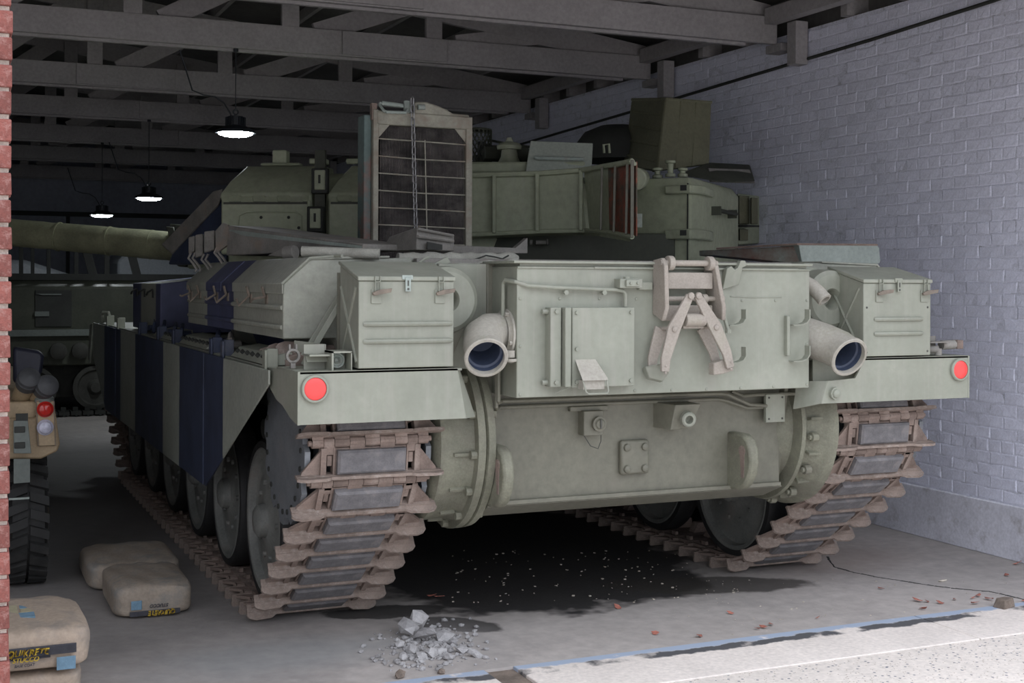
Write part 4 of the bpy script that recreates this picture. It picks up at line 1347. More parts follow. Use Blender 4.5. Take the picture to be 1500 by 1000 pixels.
# gun barrel with its sleeve
g0, g1 = T(1.55, 0, 1.915), T(5.6, 0, 2.245)
pts, rad = [], []
NB = 60
for k in range(NB + 1):
    p = g0.lerp(g1, k / NB)
    pts.append(p)
    rad.append(0.112 + 0.0035 * noise.noise(V(k * 0.7, 0, 0)) - (0.004 if k % 8 == 0 else 0) - 0.02 * (k / NB))
barrel = obj('gun_barrel', MB().tube(pts, rad, 28), M['sleeve'], turret)
for k in (4, 9, 15, 22, 30, 38):
    p = g0.lerp(g1, k / NB)
    d = (g1 - g0).normalized()
    obj('sleeve_strap', MB().lathe(p, d, [(-0.006, 0.108), (-0.006, 0.1135), (0.006, 0.1135), (0.006, 0.108)], 28, close=True), M['sleeve'], barrel)
d = (g1 - g0).normalized()
cl = MB()
cl.obox(g0 + d * 0.02 + LV * 0.13, V(0, 0, 1) + d * 0.35, LV, d, 0.16, 0.02, 0.03)
cl.obox(g0 + d * -0.09 + LV * 0.13, V(0, 0, 1) + d * 0.35, LV, d, 0.15, 0.02, 0.025)
cl.obox(g0 + d * -0.04 + V(0, 0, 0.15), d, LV, V(0, 0, 1), 0.12, 0.12, 0.02)
cl.lathe(g0 - d * 0.02, d, [(-0.10, 0.13), (-0.10, 0.15), (0.06, 0.15), (0.06, 0.13)], 24, close=True)
obj('gun_clamp', cl, M['darkgreen'], turret, bevel=0.006)
obj('clamp_wire', MB().tube([g0 + V(0, 0, 0.17), g0 + d * -0.1 + V(0, 0, 0.20), g0 + d * -0.2 + V(0, 0, 0.17)], 0.008, 6), M['rust'], turret)

# ribbed basket screen on the turret's flank
rim_top = [(640, 258, 8.50), (695, 256.5, 8.48), (787, 254, 8.45), (850, 249.5, 8.40), (885, 243.5, 8.05), (926, 236.5, 7.6)]
TOPZ = [at(x, y, d=dd) for x, y, dd in rim_top]
rim_bot = [(640, 343, 8.50), (695, 342.5, 8.48), (787, 338, 8.45), (858, 336.5, 8.40), (887, 338, 8.05), (926, 345.5, 7.6)]
BOTZ = [at(x, y, d=dd) for x, y, dd in rim_bot]
bk = MB()
CP = (CAM - V(0, 0, 0))
ln = len(TOPZ)
back = V(-FU.x * 0, 0, 0)
for i in range(ln - 1):
    a, b, c, e_ = BOTZ[i], BOTZ[i + 1], TOPZ[i + 1], TOPZ[i]
    n = (b - a).cross(e_ - a).normalized() * -0.025
    if i == ln - 2:
        continue
    bk.prism([a + n, b + n, c + n, e_ + n], n * 0.3)
basket = obj('basket_screen', bk, TG, turret)
i = ln - 2
a, b, c, e_ = BOTZ[i], BOTZ[i + 1], TOPZ[i + 1], TOPZ[i]
n = (b - a).cross(e_ - a).normalized() * -0.025
obj('rusty_panel', MB().prism([a + n, b + n, c + n, e_ + n], n * 0.3), M['redrust'], basket)
obj('top_rail', MB().tube(TOPZ, 0.017, 8), TG, basket)
obj('bottom_rail', MB().tube([p + V(0, 0, -0.005) for p in BOTZ], 0.015, 8), TG, basket)
ledge = MB()
for i in range(ln - 1):
    ledge.prism([BOTZ[i] + V(0, 0, -0.012), BOTZ[i + 1] + V(0, 0, -0.012), BOTZ[i + 1] + V(0.05, 0.12, -0.03), BOTZ[i] + V(0.02, 0.12, -0.03)], (0, 0, 0.008))
obj('basket_floor', ledge, TG, basket)
for (xt, yt, xb, yb_, dd) in ((724, 257, 724, 341, 8.45), (787, 254, 787, 338, 8.43), (851, 249, 851, 337, 8.37), (882, 244, 880, 337, 8.03), (901, 241, 899, 340, 7.86), (919, 238, 917, 343, 7.66)):
    pa, pb = at(xt, yt, d=dd), at(xb, yb_, d=dd)
    obj('basket_bar', MB().obox((pa + pb) / 2, pb - pa, FU, LV, (pb - pa).length / 2, 0.012 if xt < 880 else 0.008, 0.014), TG if xt < 880 else M['hull'], basket, bevel=0.003)
obj('basket_post', MB().obox((TOPZ[-1] + BOTZ[-1]) / 2, V(0, 0, 1), FU, LV, (TOPZ[-1] - BOTZ[-1]).length / 2 + 0.01, 0.010, 0.010), M['hull'], basket, bevel=0.003)
obj('grab_rod', MB().tube([at(905, 243, d=7.9), at(925, 234, d=7.7), at(930, 240, d=7.6)], 0.012, 6), TG, basket)
# dark recess and ledge under the basket
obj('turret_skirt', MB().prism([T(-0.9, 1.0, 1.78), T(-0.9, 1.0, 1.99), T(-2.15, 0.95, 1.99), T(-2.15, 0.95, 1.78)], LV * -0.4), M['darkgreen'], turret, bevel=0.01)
obj('skirt_fitting', MB().cyl(at(785, 355, d=8.6), at(800, 355, d=8.6), 0.014, 8).cyl(at(776, 355, d=8.6), at(780, 355, d=8.6), 0.016, 8).cyl(at(801, 354, d=8.6), at(803, 354, d=8.6), 0.022, 8), M['greydeck'], turret)

# grey lidded box on the roof
gb = MB()
f = [at(777, 206, d=8.9), at(868.5, 209.5, d=8.9), at(866, 249, d=8.75), at(768, 252, d=8.75)]
bkv = V(0.30, 0.62, -0.0)
gb.hexa([f[3] + V(0, 0, -0.05), f[2] + V(0, 0, -0.05), f[2] + bkv + V(0, 0, -0.05), f[3] + bkv + V(0, 0, -0.05), f[0], f[1], f[1] + bkv + V(0, 0, -0.10), f[0] + bkv + V(0, 0, -0.06)])
gbo = obj('sight_box', gb, M['greybox'], turret, bevel=0.006)
obj('pressed_rib', MB().tube([at(784, 230.5, d=8.79), at(788, 231.5, d=8.78), at(850, 233, d=8.78), at(854, 233, d=8.79)], 0.012, 8), M['palebeam'], gbo)
# ventilator, mesh cage, dark domes, rods
obj('ventilator', MB().lathe(at(746, 240, d=9.2), (0, 0, 1), [(0, 0.085), (0.05, 0.06), (0.10, 0.055), (0.10, 0.085), (0.125, 0.09), (0.145, 0.07), (0.155, 0.03), (0.185, 0.018), (0.185, 0)], 24), TG, turret)
obj('roof_plate', MB().obox(T(-1.0, 0.35, 2.44), FU, LV, V(0, 0, 1), 0.55, 0.5, 0.04), TG, turret, bevel=0.02)
cg = MB()
cc = at(700, 240, d=9.5)
H_, R_ = 0.24, 0.10
for k in range(20):
    for sgn in (-1, 1):
        pts = []
        for j in range(7):
            a = 2 * PI * k / 20 + sgn * j * 0.22
            pts.append(cc + V(R_ * math.cos(a), R_ * math.sin(a), H_ * j / 6))
        cg.tube(pts, 0.0035, 4)
cg.lathe(cc + V(0, 0, H_), (0, 0, 1), [(0, 0.103), (0.012, 0.10), (0.02, 0.06), (0.02, 0)], 24)
cg.lathe(cc, (0, 0, 1), [(-0.02, 0.11), (0.012, 0.108), (0.012, 0)], 24)
obj('mesh_cage', cg, M['darkgreen'], turret)
obj('lamp_core', MB().lathe(cc + V(0.02, -0.02, 0), (0, 0, 1), [(0, 0.06), (0.06, 0.06), (0.06, 0.03), (0.16, 0.03), (0.16, 0)], 16), M['dark'], turret)
obj('cupola', MB().lathe(at(905, 236, d=10.1), (0, 0, 1), [(0, 0.33), (0.14, 0.32), (0.22, 0.26), (0.27, 0.14), (0.28, 0)], 28), M['dark'], turret)
obj('roof_rod', MB().tube([at(716, 205, d=9.6), at(745, 211, d=9.5), at(800, 218, d=9.5)], 0.010, 6), M['darkgreen'], turret)
obj('roof_block', MB().tube([at(708, 224, d=9.4), at(772, 226, d=9.5)], 0.06, 8), M['darkgreen'], turret)
obj('roof_catch', MB().tube([at(885, 224, d=9.2), at(884, 212, d=9.2), at(892, 211, d=9.2), at(893, 224, d=9.2)], 0.010, 6), TG, turret)

# armoured filtration box at the right with hinged door
DF, DC, DR = 8.75, 8.6, 9.75
m_ = MB()
fl_t, ct, rt = at(946, 262, d=DF), at(1012, 257, d=DC), at(1082, 281, d=DR)
c2 = at(1022, 262, d=8.66)
zt = (fl_t.z + ct.z) / 2
plan = [V(fl_t.x, fl_t.y, 0), V(ct.x, ct.y, 0), V(c2.x, c2.y, 0), V(rt.x, rt.y, 0), V(rt.x - 0.75, rt.y + 0.15, 0), V(fl_t.x - 0.25, fl_t.y + 0.75, 0)]
r0 = [p + V(0, 0, 1.80) for p in plan]
cen = sum(plan, V(0, 0, 0)) / 6
r1 = [p + V(0, 0, zt - 0.06) for p in plan]
r2 = [p.lerp(cen, 0.10) + V(0, 0, zt) for p in plan]
m_.loft([r0, r1, r2])
nb = obj('filtration_box', m_, TG, turret, bevel=0.012)
rd = (plan[3] - plan[2]).normalized()
rn = rd.cross(V(0, 0, 1)).normalized()
fd_ = (plan[1] - plan[0]).normalized()
fn = fd_.cross(V(0, 0, 1)).normalized()
for (py0, py1, dd) in ((270, 283, 8.55), (335, 350, 8.55)):
    za, zb_ = at(1000, py0, d=dd).z, at(1000, py1, d=dd).z
    a = plan[1] + fd_ * -0.16
    a.z = (za + zb_) / 2
    hb_ = MB().prism([plan[1] - fd_ * 0.17 + fn * 0.0 + V(0, 0, zb_), plan[1] - fd_ * 0.17 + fn * 0.04 + V(0, 0, zb_), plan[1] + fd_ * 0.02 + fn * 0.06 + V(0, 0, zb_), plan[2] + rn * 0.05 + V(0, 0, zb_), plan[2] + rd * 0.35 + rn * 0.02 + V(0, 0, zb_), plan[2] + rd * 0.35 + V(0, 0, zb_), plan[2] + V(0, 0, zb_)], (0, 0, za - zb_))
    h_ = obj('door_hinge', hb_, TG, nb, bevel=0.01)
    q = plan[1] - fd_ * 0.03 + fn * 0.052
    obj('hinge_slot', MB().obox(V(q.x, q.y, (za + zb_) / 2 + 0.008), fd_, V(0, 0, 1), fn, 0.022, 0.018, 0.006), M['dark'], h_)
obj('door_gap', MB().obox(V(ct.x, ct.y, 2.06) + fn * 0.003 - fd_ * 0.02, fd_, V(0, 0, 1), fn, 0.004, 0.26, 0.003), M['dark'], nb)
pa, pb = plan[2] + rd * 0.38 + rn * 0.06, plan[2] + rd * 0.85 + rn * 0.06
zc_ = 2.16
obj('grab_handle', MB().cyl(V(pa.x, pa.y, zc_), V(pb.x, pb.y, zc_), 0.015, 8).obox(V(pa.x, pa.y, zc_) - rn * 0.03, rn, V(0, 0, 1), rd, 0.035, 0.03, 0.012).obox(V(pb.x, pb.y, zc_) - rn * 0.03, rn, V(0, 0, 1), rd, 0.035, 0.03, 0.012), M['darkgreen'], nb)
for px, py, dd, h in ((963, 258, 9.0, 0.05), (982, 256, 8.95, 0.09), (1000, 256, 9.0, 0.04)):
    obj('cap_bolt', MB().lathe(at(px, py + 3, d=dd), (0, 0, 1), [(0, 0.035), (0.02, 0.035), (0.025, 0.02), (h, 0.02), (h + 0.005, 0.035), (h + 0.02, 0.035), (h + 0.02, 0)], 14), TG, nb)
obj('side_drum', MB().cyl(at(936, 262, d=8.9), at(930, 262, d=8.4), 0.075, 20), TG, nb, bevel=0.01)
obj('latch_tab', MB().obox(at(934, 323, d=8.6), FU, V(0, 0, 1), LV, 0.03, 0.045, 0.01), M['greybox'], nb)
# far box with door on the bustle end
fa = MB()
p0, p1 = at(1081, 283, d=9.9), at(1112, 287, d=10.2)
p2, p3 = at(1081, 358, d=9.9), at(1112, 356, d=10.2)
nn = V(0.25, 0.5, 0)
fa.hexa([p2, p3, p3 + nn, p2 + nn, p0, p1, p1 + nn, p0 + nn])
fo = obj('bustle_locker', fa, TG, turret, bevel=0.008)
for (xa, xb, ya, yb_) in ((1083, 1098, 286, 328), (1101, 1110, 289, 328), (1084, 1096, 335, 352)):
    q0, q1, q2, q3 = at(xa, ya, d=9.86), at(xb, ya + 1, d=9.95), at(xb, yb_, d=9.95), at(xa, yb_, d=9.86)
    obj('locker_door', MB().prism([q0, q1, q2, q3], V(0.02, 0.05, 0)), M['darkpanel'], fo, bevel=0.004)
obj('locker_ledge', MB().obox(at(1096, 331, d=9.9), V(1, 0.3, 0), V(0, 0, 1), V(-0.3, 1, 0), 0.07, 0.006, 0.05), M['dark'], fo)
# open sheet-metal hatch standing up, and the tray beside it
hs = MB()
A, B_, C_ = at(926, 146, d=9.9), at(976, 146, d=9.5), at(1042, 150, d=9.7)
A2, B2, C2 = at(914, 242, d=9.8), at(964, 250, d=9.3), at(1039, 240, d=9.6)
hs.prism([A, B_, B2, A2], V(0.05, 0.10, 0))
hatch = obj('raised_hatch', hs, M['darkpanel'], turret, bevel=0.006)
obj('hatch_leaf', MB().prism([B_, C_, C2, B2], V(0.03, 0.14, 0)), M['darkpanel'], hatch, bevel=0.006)
obj('hatch_edge', MB().tube([A, B_ + V(0, 0, 0.005), C_], 0.012, 6).tube([B_, B2], 0.014, 6), M['darkpanel'], hatch)
for k in (0.18, 0.4, 0.62, 0.84):
    p, q = A.lerp(A2, k), B_.lerp(B2, k + 0.04)
    obj('hatch_rib', MB().tube([p.lerp(q, 0.05), p.lerp(q, 0.9)], 0.010, 6), M['darkpanel'], hatch)
for k in (0.33, 0.66):
    p, q = B_.lerp(C_, k), B2.lerp(C2, k)
    obj('hatch_rib', MB().tube([p, q], 0.010, 6), M['darkpanel'], hatch)
tr_ = MB().prism([at(1002, 258, d=9.2), at(1040, 243, d=9.6), at(1100, 246, d=10.0), at(1106, 266, d=9.7), at(1065, 268, d=9.3)], (0, 0.02, 0.03))
obj('roof_tray', tr_, M['darkgreen'], turret, bevel=0.008)
obj('tray_side', MB().prism([at(1038, 246, d=9.4), at(1098, 248, d=9.8), at(1106, 268, d=9.8), at(1042, 266, d=9.4)], (0.01, 0.04, 0)), M['greydeck'], turret, bevel=0.004)

# --- raised radiator over the engine deck
RYY = 1.95
rp = lambda px, py, y=RYY: at(px, py, y=y)
tl, trr, bl, br = rp(546, 160), rp(691, 172), rp(549, 372), rp(691, 372)
x0, x1 = tl.x, trr.x
zt0, zt1, zb0 = tl.z, trr.z, 1.74
rad_ = MB()
rad_.hexa([(x0 + 0.03, RYY + 0.035, zb0), (x1 - 0.03, RYY + 0.035, zb0), (x1 - 0.03, RYY + 0.11, zb0), (x0 + 0.03, RYY + 0.11, zb0),
           (x0 + 0.03, RYY + 0.035, zt0 - 0.08), (x1 - 0.03, RYY + 0.035, zt1 - 0.08), (x1 - 0.03, RYY + 0.11, zt1 - 0.08), (x0 + 0.03, RYY + 0.11, zt0 - 0.08)])
radi = obj('radiator_core', rad_, M['radcore'], tank)
fins = MB()
n = 58
for k in range(n):
    x = x0 + 0.05 + (x1 - x0 - 0.10) * k / (n - 1)
    fins.box(x - 0.0016, x + 0.0016, RYY + 0.005, RYY + 0.036, zb0, zt0 - 0.09)
obj('core_fins', fins, M['finbrown'], radi)
for k in range(7):
    z = zt0 - 0.165 - k * 0.098
    bend = random.uniform(-0.004, 0.004)
    obj('guard_bar', MB().tube([(x0 + 0.03, RYY, z), ((x0 + x1) / 2, RYY - 0.004, z - 0.008 + bend), (x1 - 0.03, RYY, z - 0.012)], 0.0045, 6), M['radframe'], radi)
obj('guard_upright', MB().tube([((x0 + x1) / 2 + 0.01, RYY - 0.004, zt0 - 0.16), ((x0 + x1) / 2 + 0.03, RYY - 0.004, zb0 + 0.06)], 0.0045, 6), M['radframe'], radi)
obj('side_member', MB().box(x0, x0 + 0.032, RYY - 0.015, RYY + 0.05, zb0, zt0 + 0.0), M['radframe'], radi, bevel=0.004)
obj('side_member', MB().box(x1 - 0.04, x1, RYY - 0.015, RYY + 0.10, zb0, zt1), M['radframe'], radi, bevel=0.004)
obj('header_plate', MB().hexa([(x0 + 0.02, RYY - 0.018, zt0 - 0.085), (x1, RYY - 0.018, zt1 - 0.075), (x1, RYY + 0.10, zt1 - 0.075), (x0 + 0.02, RYY + 0.10, zt0 - 0.085), (x0 + 0.02, RYY - 0.018, zt0 - 0.005), (x1, RYY - 0.018, zt1 - 0.0), (x1, RYY + 0.10, zt1), (x0 + 0.02, RYY + 0.10, zt0)]), M['radframe'], radi, bevel=0.008)
obj('side_tank', MB().box(x0 - 0.045, x0 + 0.0, RYY + 0.02, RYY + 0.14, zb0, zt0 - 0.03), M['teal'], radi, bevel=0.006)
obj('corner_post', MB().box(x0 - 0.008, x0 + 0.024, RYY - 0.01, RYY + 0.03, zt0 - 0.06, zt0 + 0.035), M['rust'], radi, bevel=0.003)
for (xa, xb) in ((x0 + 0.03, x0 + 0.10), (x1 - 0.04, x1 - 0.11)):
    obj('corner_gusset', MB().prism([(xa, RYY - 0.004, zt0 - 0.085), (xb, RYY - 0.004, zt0 - 0.085), (xa, RYY - 0.004, zt0 - 0.165)], (0, 0.006, 0)), M['radframe'], radi)
hd = MB().tube([rp(558, 150), rp(556, 153), rp(562, 162, RYY - 0.05), rp(566, 164, RYY - 0.06), rp(594, 165, RYY - 0.06), rp(597, 160, RYY - 0.03)], 0.009, 8)
hd.tube([rp(559, 151), rp(590, 155)], 0.013, 8)
obj('header_handle', hd, M['palebeam'], radi)
tk_ = MB()
prof = [(rp(606, 152), 0), ]
tk_.prism([rp(607, 149), rp(625, 149), rp(640, 154), rp(655, 160), rp(664, 166), rp(688, 168), rp(688, 174), rp(607, 172)], (0, 0.12, 0))
obj('header_tank', tk_, M['radframe'], radi, bevel=0.01)
obj('tank_fitting', MB().cyl(rp(612, 157, RYY - 0.03), rp(622, 157, RYY - 0.03), 0.016, 10), M['palebeam'], radi)
obj('tank_fitting', MB().cyl(rp(596, 166), rp(596, 148), 0.02, 10), M['palebeam'], radi)

# --- engine deck edges, covers, canvas roll
dk = MB()
dk.hexa([at(561, 368, y=0.95), at(610, 334, y=0.80), at(628, 340, y=1.1), at(575, 345, y=1.25), at(561, 352, y=0.96), at(608, 331, y=0.80), at(628, 334, y=1.1), at(575, 341, y=1.25)])
dbx = MB()
P_ = [at(558, 368, y=1.15), at(610, 366, y=0.85), at(665, 368, y=0.95), at(640, 368, y=1.5)]
Tt = [at(570, 347, y=1.25), at(611, 332, y=0.85), at(665, 345, y=0.95), at(640, 340, y=1.5)]
dbx.hexa(P_ + Tt)
de = obj('deck_box', dbx, M['greydeck'], tank, bevel=0.005)
obj('box_window', MB().prism([at(626, 354, y=0.845), at(648, 358, y=0.875), at(648, 366, y=0.875), at(626, 365, y=0.845)], (0, 0.01, 0)), M['dark'], de)
obj('box_rail', MB().tube([at(612, 346, y=0.83), at(664, 353, y=0.93)], 0.008, 6).tube([at(612, 335, y=0.83), at(664, 345, y=0.93)], 0.007, 6), M['greydeck'], de)
obj('deck_rail', MB().prism([at(660, 359, y=1.1), at(755, 363, y=1.1), at(773, 348, y=1.1), at(773, 371, y=1.1), at(660, 371, y=1.1)][::1], (0, 0.05, 0)), M['greydeck'], tank, bevel=0.003)
cvs = []
for k in range(24):
    f_ = k / 23
    p = at(582 + (758 - 582) * f_, 378.5 + 1.2 * math.sin(k * 1.7), y=0.62)
    cvs.append(p)
cr_ = MB().tube(cvs, [0.028 + 0.007 * noise.noise(V(k * 0.6, 3, 0)) - (0.01 if f > 22 else 0) for k, f in enumerate(range(24))], 14)
cv = obj('canvas_roll', cr_, M['canvas'], tank)
obj('roll_cord', MB().tube([at(692, 381, y=0.56), at(704, 377, y=0.56), at(712, 374, y=0.57), at(724, 376, y=0.56), at(736, 379, y=0.56), at(745, 374, y=0.57)], 0.004, 6), M['dark'], cv)
fold = [at(668 + 90 * k / 11, 389.5 - 6.5 * k / 11 + 1.0 * math.sin(k), y=0.40) for k in range(12)]
obj('canvas_edge', MB().tube(fold, [0.012 + 0.004 * math.sin(k * 1.3) for k in range(12)], 10), M['canvas'], cv)
obj('deck_bar', MB().cyl(at(442, 368, y=0.6), at(556, 372, y=0.45), 0.024, 12), M['canvas'], tank)
obj('deck_bar', MB().box(-1.05, 1.05, 0.55, 0.62, 1.745, 1.772), M['greydeck'], tank, bevel=0.004)
obj('bin_strut', MB().tube([at(606, 392, y=0.36), at(622, 379, y=0.36), at(628, 377, y=0.36)], 0.007, 6).prism([at(632, 388, y=0.34), at(655, 376, y=0.34), at(660, 384, y=0.34), at(645, 391, y=0.34)], (0, 0.012, 0)), G, tank)

# long slanted tray over the left bins with its row of sprung blocks
ty_ = MB()
a0, a1 = at(334, 330, y=2.3), at(331, 374, y=2.3)
c0, c1 = at(532, 357, y=0.95), at(530, 366, y=0.95)
wv = V(0.30, 0.10, 0.0)
ty_.hexa([a1, c1, c1 + wv, a1 + wv, a0, c0, c0 + wv, a0 + wv])
tray = obj('deck_tray', ty_, M['greydeck'], tank, bevel=0.006)
obj('tray_edge', MB().hexa([at(336, 336, y=2.28), at(530, 360, y=0.94), at(530, 360, y=0.96), at(336, 336, y=2.3), at(336, 343, y=2.28), at(530, 364, y=0.94), at(530, 364, y=0.96), at(336, 343, y=2.3)]), M['palebeam'], tray)
obj('tray_end', MB().prism([at(315, 338, y=2.42), at(326, 326, y=2.36), at(334, 329, y=2.30), at(336, 357, y=2.30), at(316, 371, y=2.40)], (0.02, 0.05, 0)), M['greydeck'], tray, bevel=0.004)
for (xa, xb, ya, yb_, yy) in ((276, 285, 347, 372, 2.75), (286, 297, 344, 378, 2.68), (299, 314, 339, 370, 2.55)):
    obj('tray_block', MB().prism([at(xa, ya, y=yy), at(xb, ya - 2, y=yy - 0.05), at(xb, yb_ - 4, y=yy - 0.05), at(xa, yb_, y=yy)], (0.03, 0.12, 0)), M['greydeck'], tray, bevel=0.006)
for (px, py, yy) in ((280, 370, 2.7), (299, 372, 2.6), (318, 362, 2.4)):
    for o_ in (0, 6):
        pp = [at(px + o_, py, y=yy), at(px + o_ - 4, py + 8, y=yy), at(px + o_ + 3, py + 16, y=yy), at(px + o_ + 8, py + 24, y=yy), at(px + o_ + 6, py + 28, y=yy)]
        obj('spring_hook', MB().tube(pp, 0.008, 6), M['greydeck'], tray)
obj('tray_hinge', MB().cyl(at(418, 371, y=1.35), at(433, 369, y=1.3), 0.035, 12).prism([at(392, 374, y=1.5), at(415, 363, y=1.4), at(428, 362, y=1.3), at(430, 378, y=1.3)], (0.03, 0.05, 0)), M['greydeck'], tray, bevel=0.003)

# long pale and rusty beam lying across the right side
bm_ = MB()
yy = 1.3
Lb = [at(1045, 374, y=1.9), at(1177, 386.5, y=yy), at(1177, 360, y=yy), at(1045, 366, y=1.9)]
bm_.prism(Lb, (0.02, 0.20, 0))
cb_ = obj('cross_beam', bm_, M['rustplate'], tank, bevel=0.004)
obj('beam_end', MB().prism([at(1175, 386.5, y=yy), at(1288, 386, y=yy), at(1290, 383, y=yy), at(1288, 362, y=yy), at(1284, 358.5, y=yy), at(1170, 357, y=yy)], (0.02, 0.22, 0)), M['palebeam'], cb_, bevel=0.004)
obj('beam_edge', MB().tube([at(1050, 364, y=1.85), at(1168, 357.5, y=yy), at(1285, 358.5, y=yy)], 0.007, 6), M['rust'], cb_)
obj('beam_foot', MB().cyl(at(1250, 389, y=1.35), at(1250, 396, y=1.35), 0.02, 8).box(1.45, 2.05, 1.28, 1.5, 1.755, 1.765), M['dark'], cb_)
obj('cable_loop', MB().tube([at(1180, 391, y=0.7), at(1195, 397, y=0.6), at(1210, 394, y=0.6), at(1188, 388, y=0.8)], 0.009, 6), M['dark'], tank)

# chain hanging down the radiator: alternate links
c0, c1 = rp(604, 148, RYY - 0.05), rp(609, 334, RYY - 0.03)
LNK = 19
base_l = None
for k in range(LNK):
    p = c0.lerp(c1, k / (LNK - 1))
    if base_l is None:
        m_ = MB()
        r, h = 0.011, 0.014
        pts = [(r * math.cos(a), 0, h + r * math.sin(a)) for a in [PI * i / 6 for i in range(7)]] + [(r * math.cos(a), 0, -h + r * math.sin(a)) for a in [PI + PI * i / 6 for i in range(7)]]
        m_.tube([V(*q) for q in pts] + [V(*pts[0])], 0.0042, 6, caps=False)
        base_l = obj('chain_link', m_, M['steel'], None, base=(0, 0, 0))
        lk = base_l
        chain = bpy.data.objects.new('chain', None)
        COL.objects.link(chain)
        chain.location = c0
        tag(chain, 'thin steel link chain hanging in front of the raised radiator', 'chain')
    else:
        lk = base_l.copy()
        COL.objects.link(lk)
    lk.parent = chain
    lk.location = p - c0
    lk.rotation_euler = (0, 0, (0.35 if k % 2 else -1.2))
# ------------------------------------------------------------------ ceiling lamps
lamp0 = None
for (px, py, ty, lab) in ((345, 193, 5.06, 'round black high bay lamp with bright white lens, nearest and largest of the three'),
                          (218, 289, 10.0, 'middle one of three round high bay lamps, hanging left of the turret'),
                          (149.5, 314, 12.8, 'smallest and farthest round high bay lamp, just above the gun barrel')):
    p = at(px, py, y=ty)
    k_ = {5.06: 1.0, 10.0: 1.08, 12.8: 1.12}[ty]
    if lamp0 is None:
        root = thing('high_bay_lamp', p, lab, 'lamp', 'high bay lamps under the roof')
        hs_ = MB().lathe((0, 0, 0), (0, 0, 1), [(-0.01, 0.138), (-0.012, 0.158), (-0.006, 0.16), (0.012, 0.15), (0.03, 0.11), (0.045, 0.08), (0.05, 0.062), (0.12, 0.06), (0.12, 0)], 36)
        for k in range(18):
            a = 2 * PI * k / 18
            hs_.obox((0.068 * math.cos(a), 0.068 * math.sin(a), 0.075), (math.cos(a), math.sin(a), 0), (-math.sin(a), math.cos(a), 0), (0, 0, 1), 0.012, 0.002, 0.038)
        c1_ = obj('housing', hs_, M['lighthouse'], None, base=(0, 0, 0))
        c2_ = obj('diffuser', MB().lathe((0, 0, 0), (0, 0, 1), [(-0.004, 0.137), (-0.022, 0.128), (-0.036, 0.08), (-0.038, 0.0)], 36), M['lamp'], None, base=(0, 0, 0))
        c3_ = obj('hook', MB().lathe((0, 0, 0.155), (0, 1, 0), [(-0.005, 0.014), (-0.005, 0.024), (0.005, 0.024), (0.005, 0.014)], 16, close=True).cyl((0, 0, 0.12), (0, 0, 0.135), 0.012, 8), M['lighthouse'], None, base=(0, 0, 0))
        c4_ = obj('cable', MB().tube([(-0.03, 0, 0.11), (-0.045, 0, 0.15), (-0.09, 0, 0.22), (-0.16, 0, 0.265), (-0.25, 0, 0.275), (-0.34, -0.03, 0.30), (-0.44, -0.045, 0.60)], 0.006, 6), M['lighthouse'], None, base=(0, 0, 0))
        for c_ in (c1_, c2_, c3_, c4_):
            c_.parent = root
        lamp0 = (root, (c1_, c2_, c3_, c4_))
        r = root
    else:
        r = lamp0[0].copy()
        COL.objects.link(r)
        r.location = p
        r['label'] = lab
        for c_ in lamp0[1]:
            q = c_.copy()
            COL.objects.link(q)
            q.parent = r
    hgt = (3.485 - p.z)
    obj('hanger', MB().cyl((p.x, p.y, p.z + 0.175), (p.x, p.y, p.z + hgt), 0.004, 6).cyl((p.x, p.y, p.z + hgt - 0.03), (p.x, p.y, p.z + hgt), 0.02, 8), M['lighthouse'], r)

# ------------------------------------------------------------------ cement sacks


def sack(name, x0, x1, y0, y1, z0, z1, m, label, group, seed, sag=0.0):
    cx, cy = (x0 + x1) / 2, (y0 + y1) / 2
    root = thing(name, (cx, cy, z0), label, 'sack', group)
    b = bmesh.new()
    bmesh.ops.create_cube(b, size=2)
    bmesh.ops.subdivide_edges(b, edges=b.edges, cuts=11, use_grid_fill=True)
    hx, hy, hz = (x1 - x0) / 2, (y1 - y0) / 2, (z1 - z0) / 2
    for v in b.verts:
        p = v.co.copy()
        r = []
        # rounded box with plump edges
        q = V(p.x, p.y, p.z)
        e = 7.0
        nrm = (abs(q.x) ** e + abs(q.y) ** e + abs(q.z) ** e) ** (1 / e)
        q = q / nrm
        q.z *= 1 - 0.10 * abs(q.x) ** 3 - 0.08 * abs(q.y) ** 3 if q.z > 0 else 1
        n_ = noise.noise_vector(V(p.x * 1.3 + seed, p.y * 1.7, p.z * 1.1)) * 0.05 + noise.noise_vector(V(p.x * 4 + seed, p.y * 4, p.z * 4)) * 0.018
        q += V(n_.x * 0.5, n_.y * 0.4, n_.z * (1.6 if q.z > 0 else 0.3))
        if q.z > 0:
            q.z -= sag * max(0, q.x) ** 2
        q += V(0, 0, 1) * 0.05 * math.sin(9 * p.x + 5 * p.y + seed) * (1 if q.z > 0 else 0) * max(0, 1 - abs(p.z - 1)) + V(0, 0.02 * noise.noise(V(p.x * 6, p.z * 9, seed)), 0)
        v.co = V(cx + q.x * hx, cy + q.y * hy, max(z0 + 0.001, z0 + hz + q.z * hz))
    m_ = MB()
    m_.b.free()
    m_.b = b
    body = obj('sack_body', m_, m, root, weld=False)
    for p in body.data.polygons:
        p.use_smooth = True
    return root


fy = 0.225
s2 = sack('cement_sack', -3.02, -2.545, fy + 0.02, 0.88, 0.0, 0.128, M['paper'], 'pale paper sack at the bottom of the stack beside the red brick pier', 'cement sacks', 3)
s1 = sack('cement_sack', -2.99, -2.515, fy, 0.86, 0.134, 0.305, M['paper'], 'paper stucco sack with yellow lettering, on top of the stack beside the brick pier', 'cement sacks', 11, 0.06)


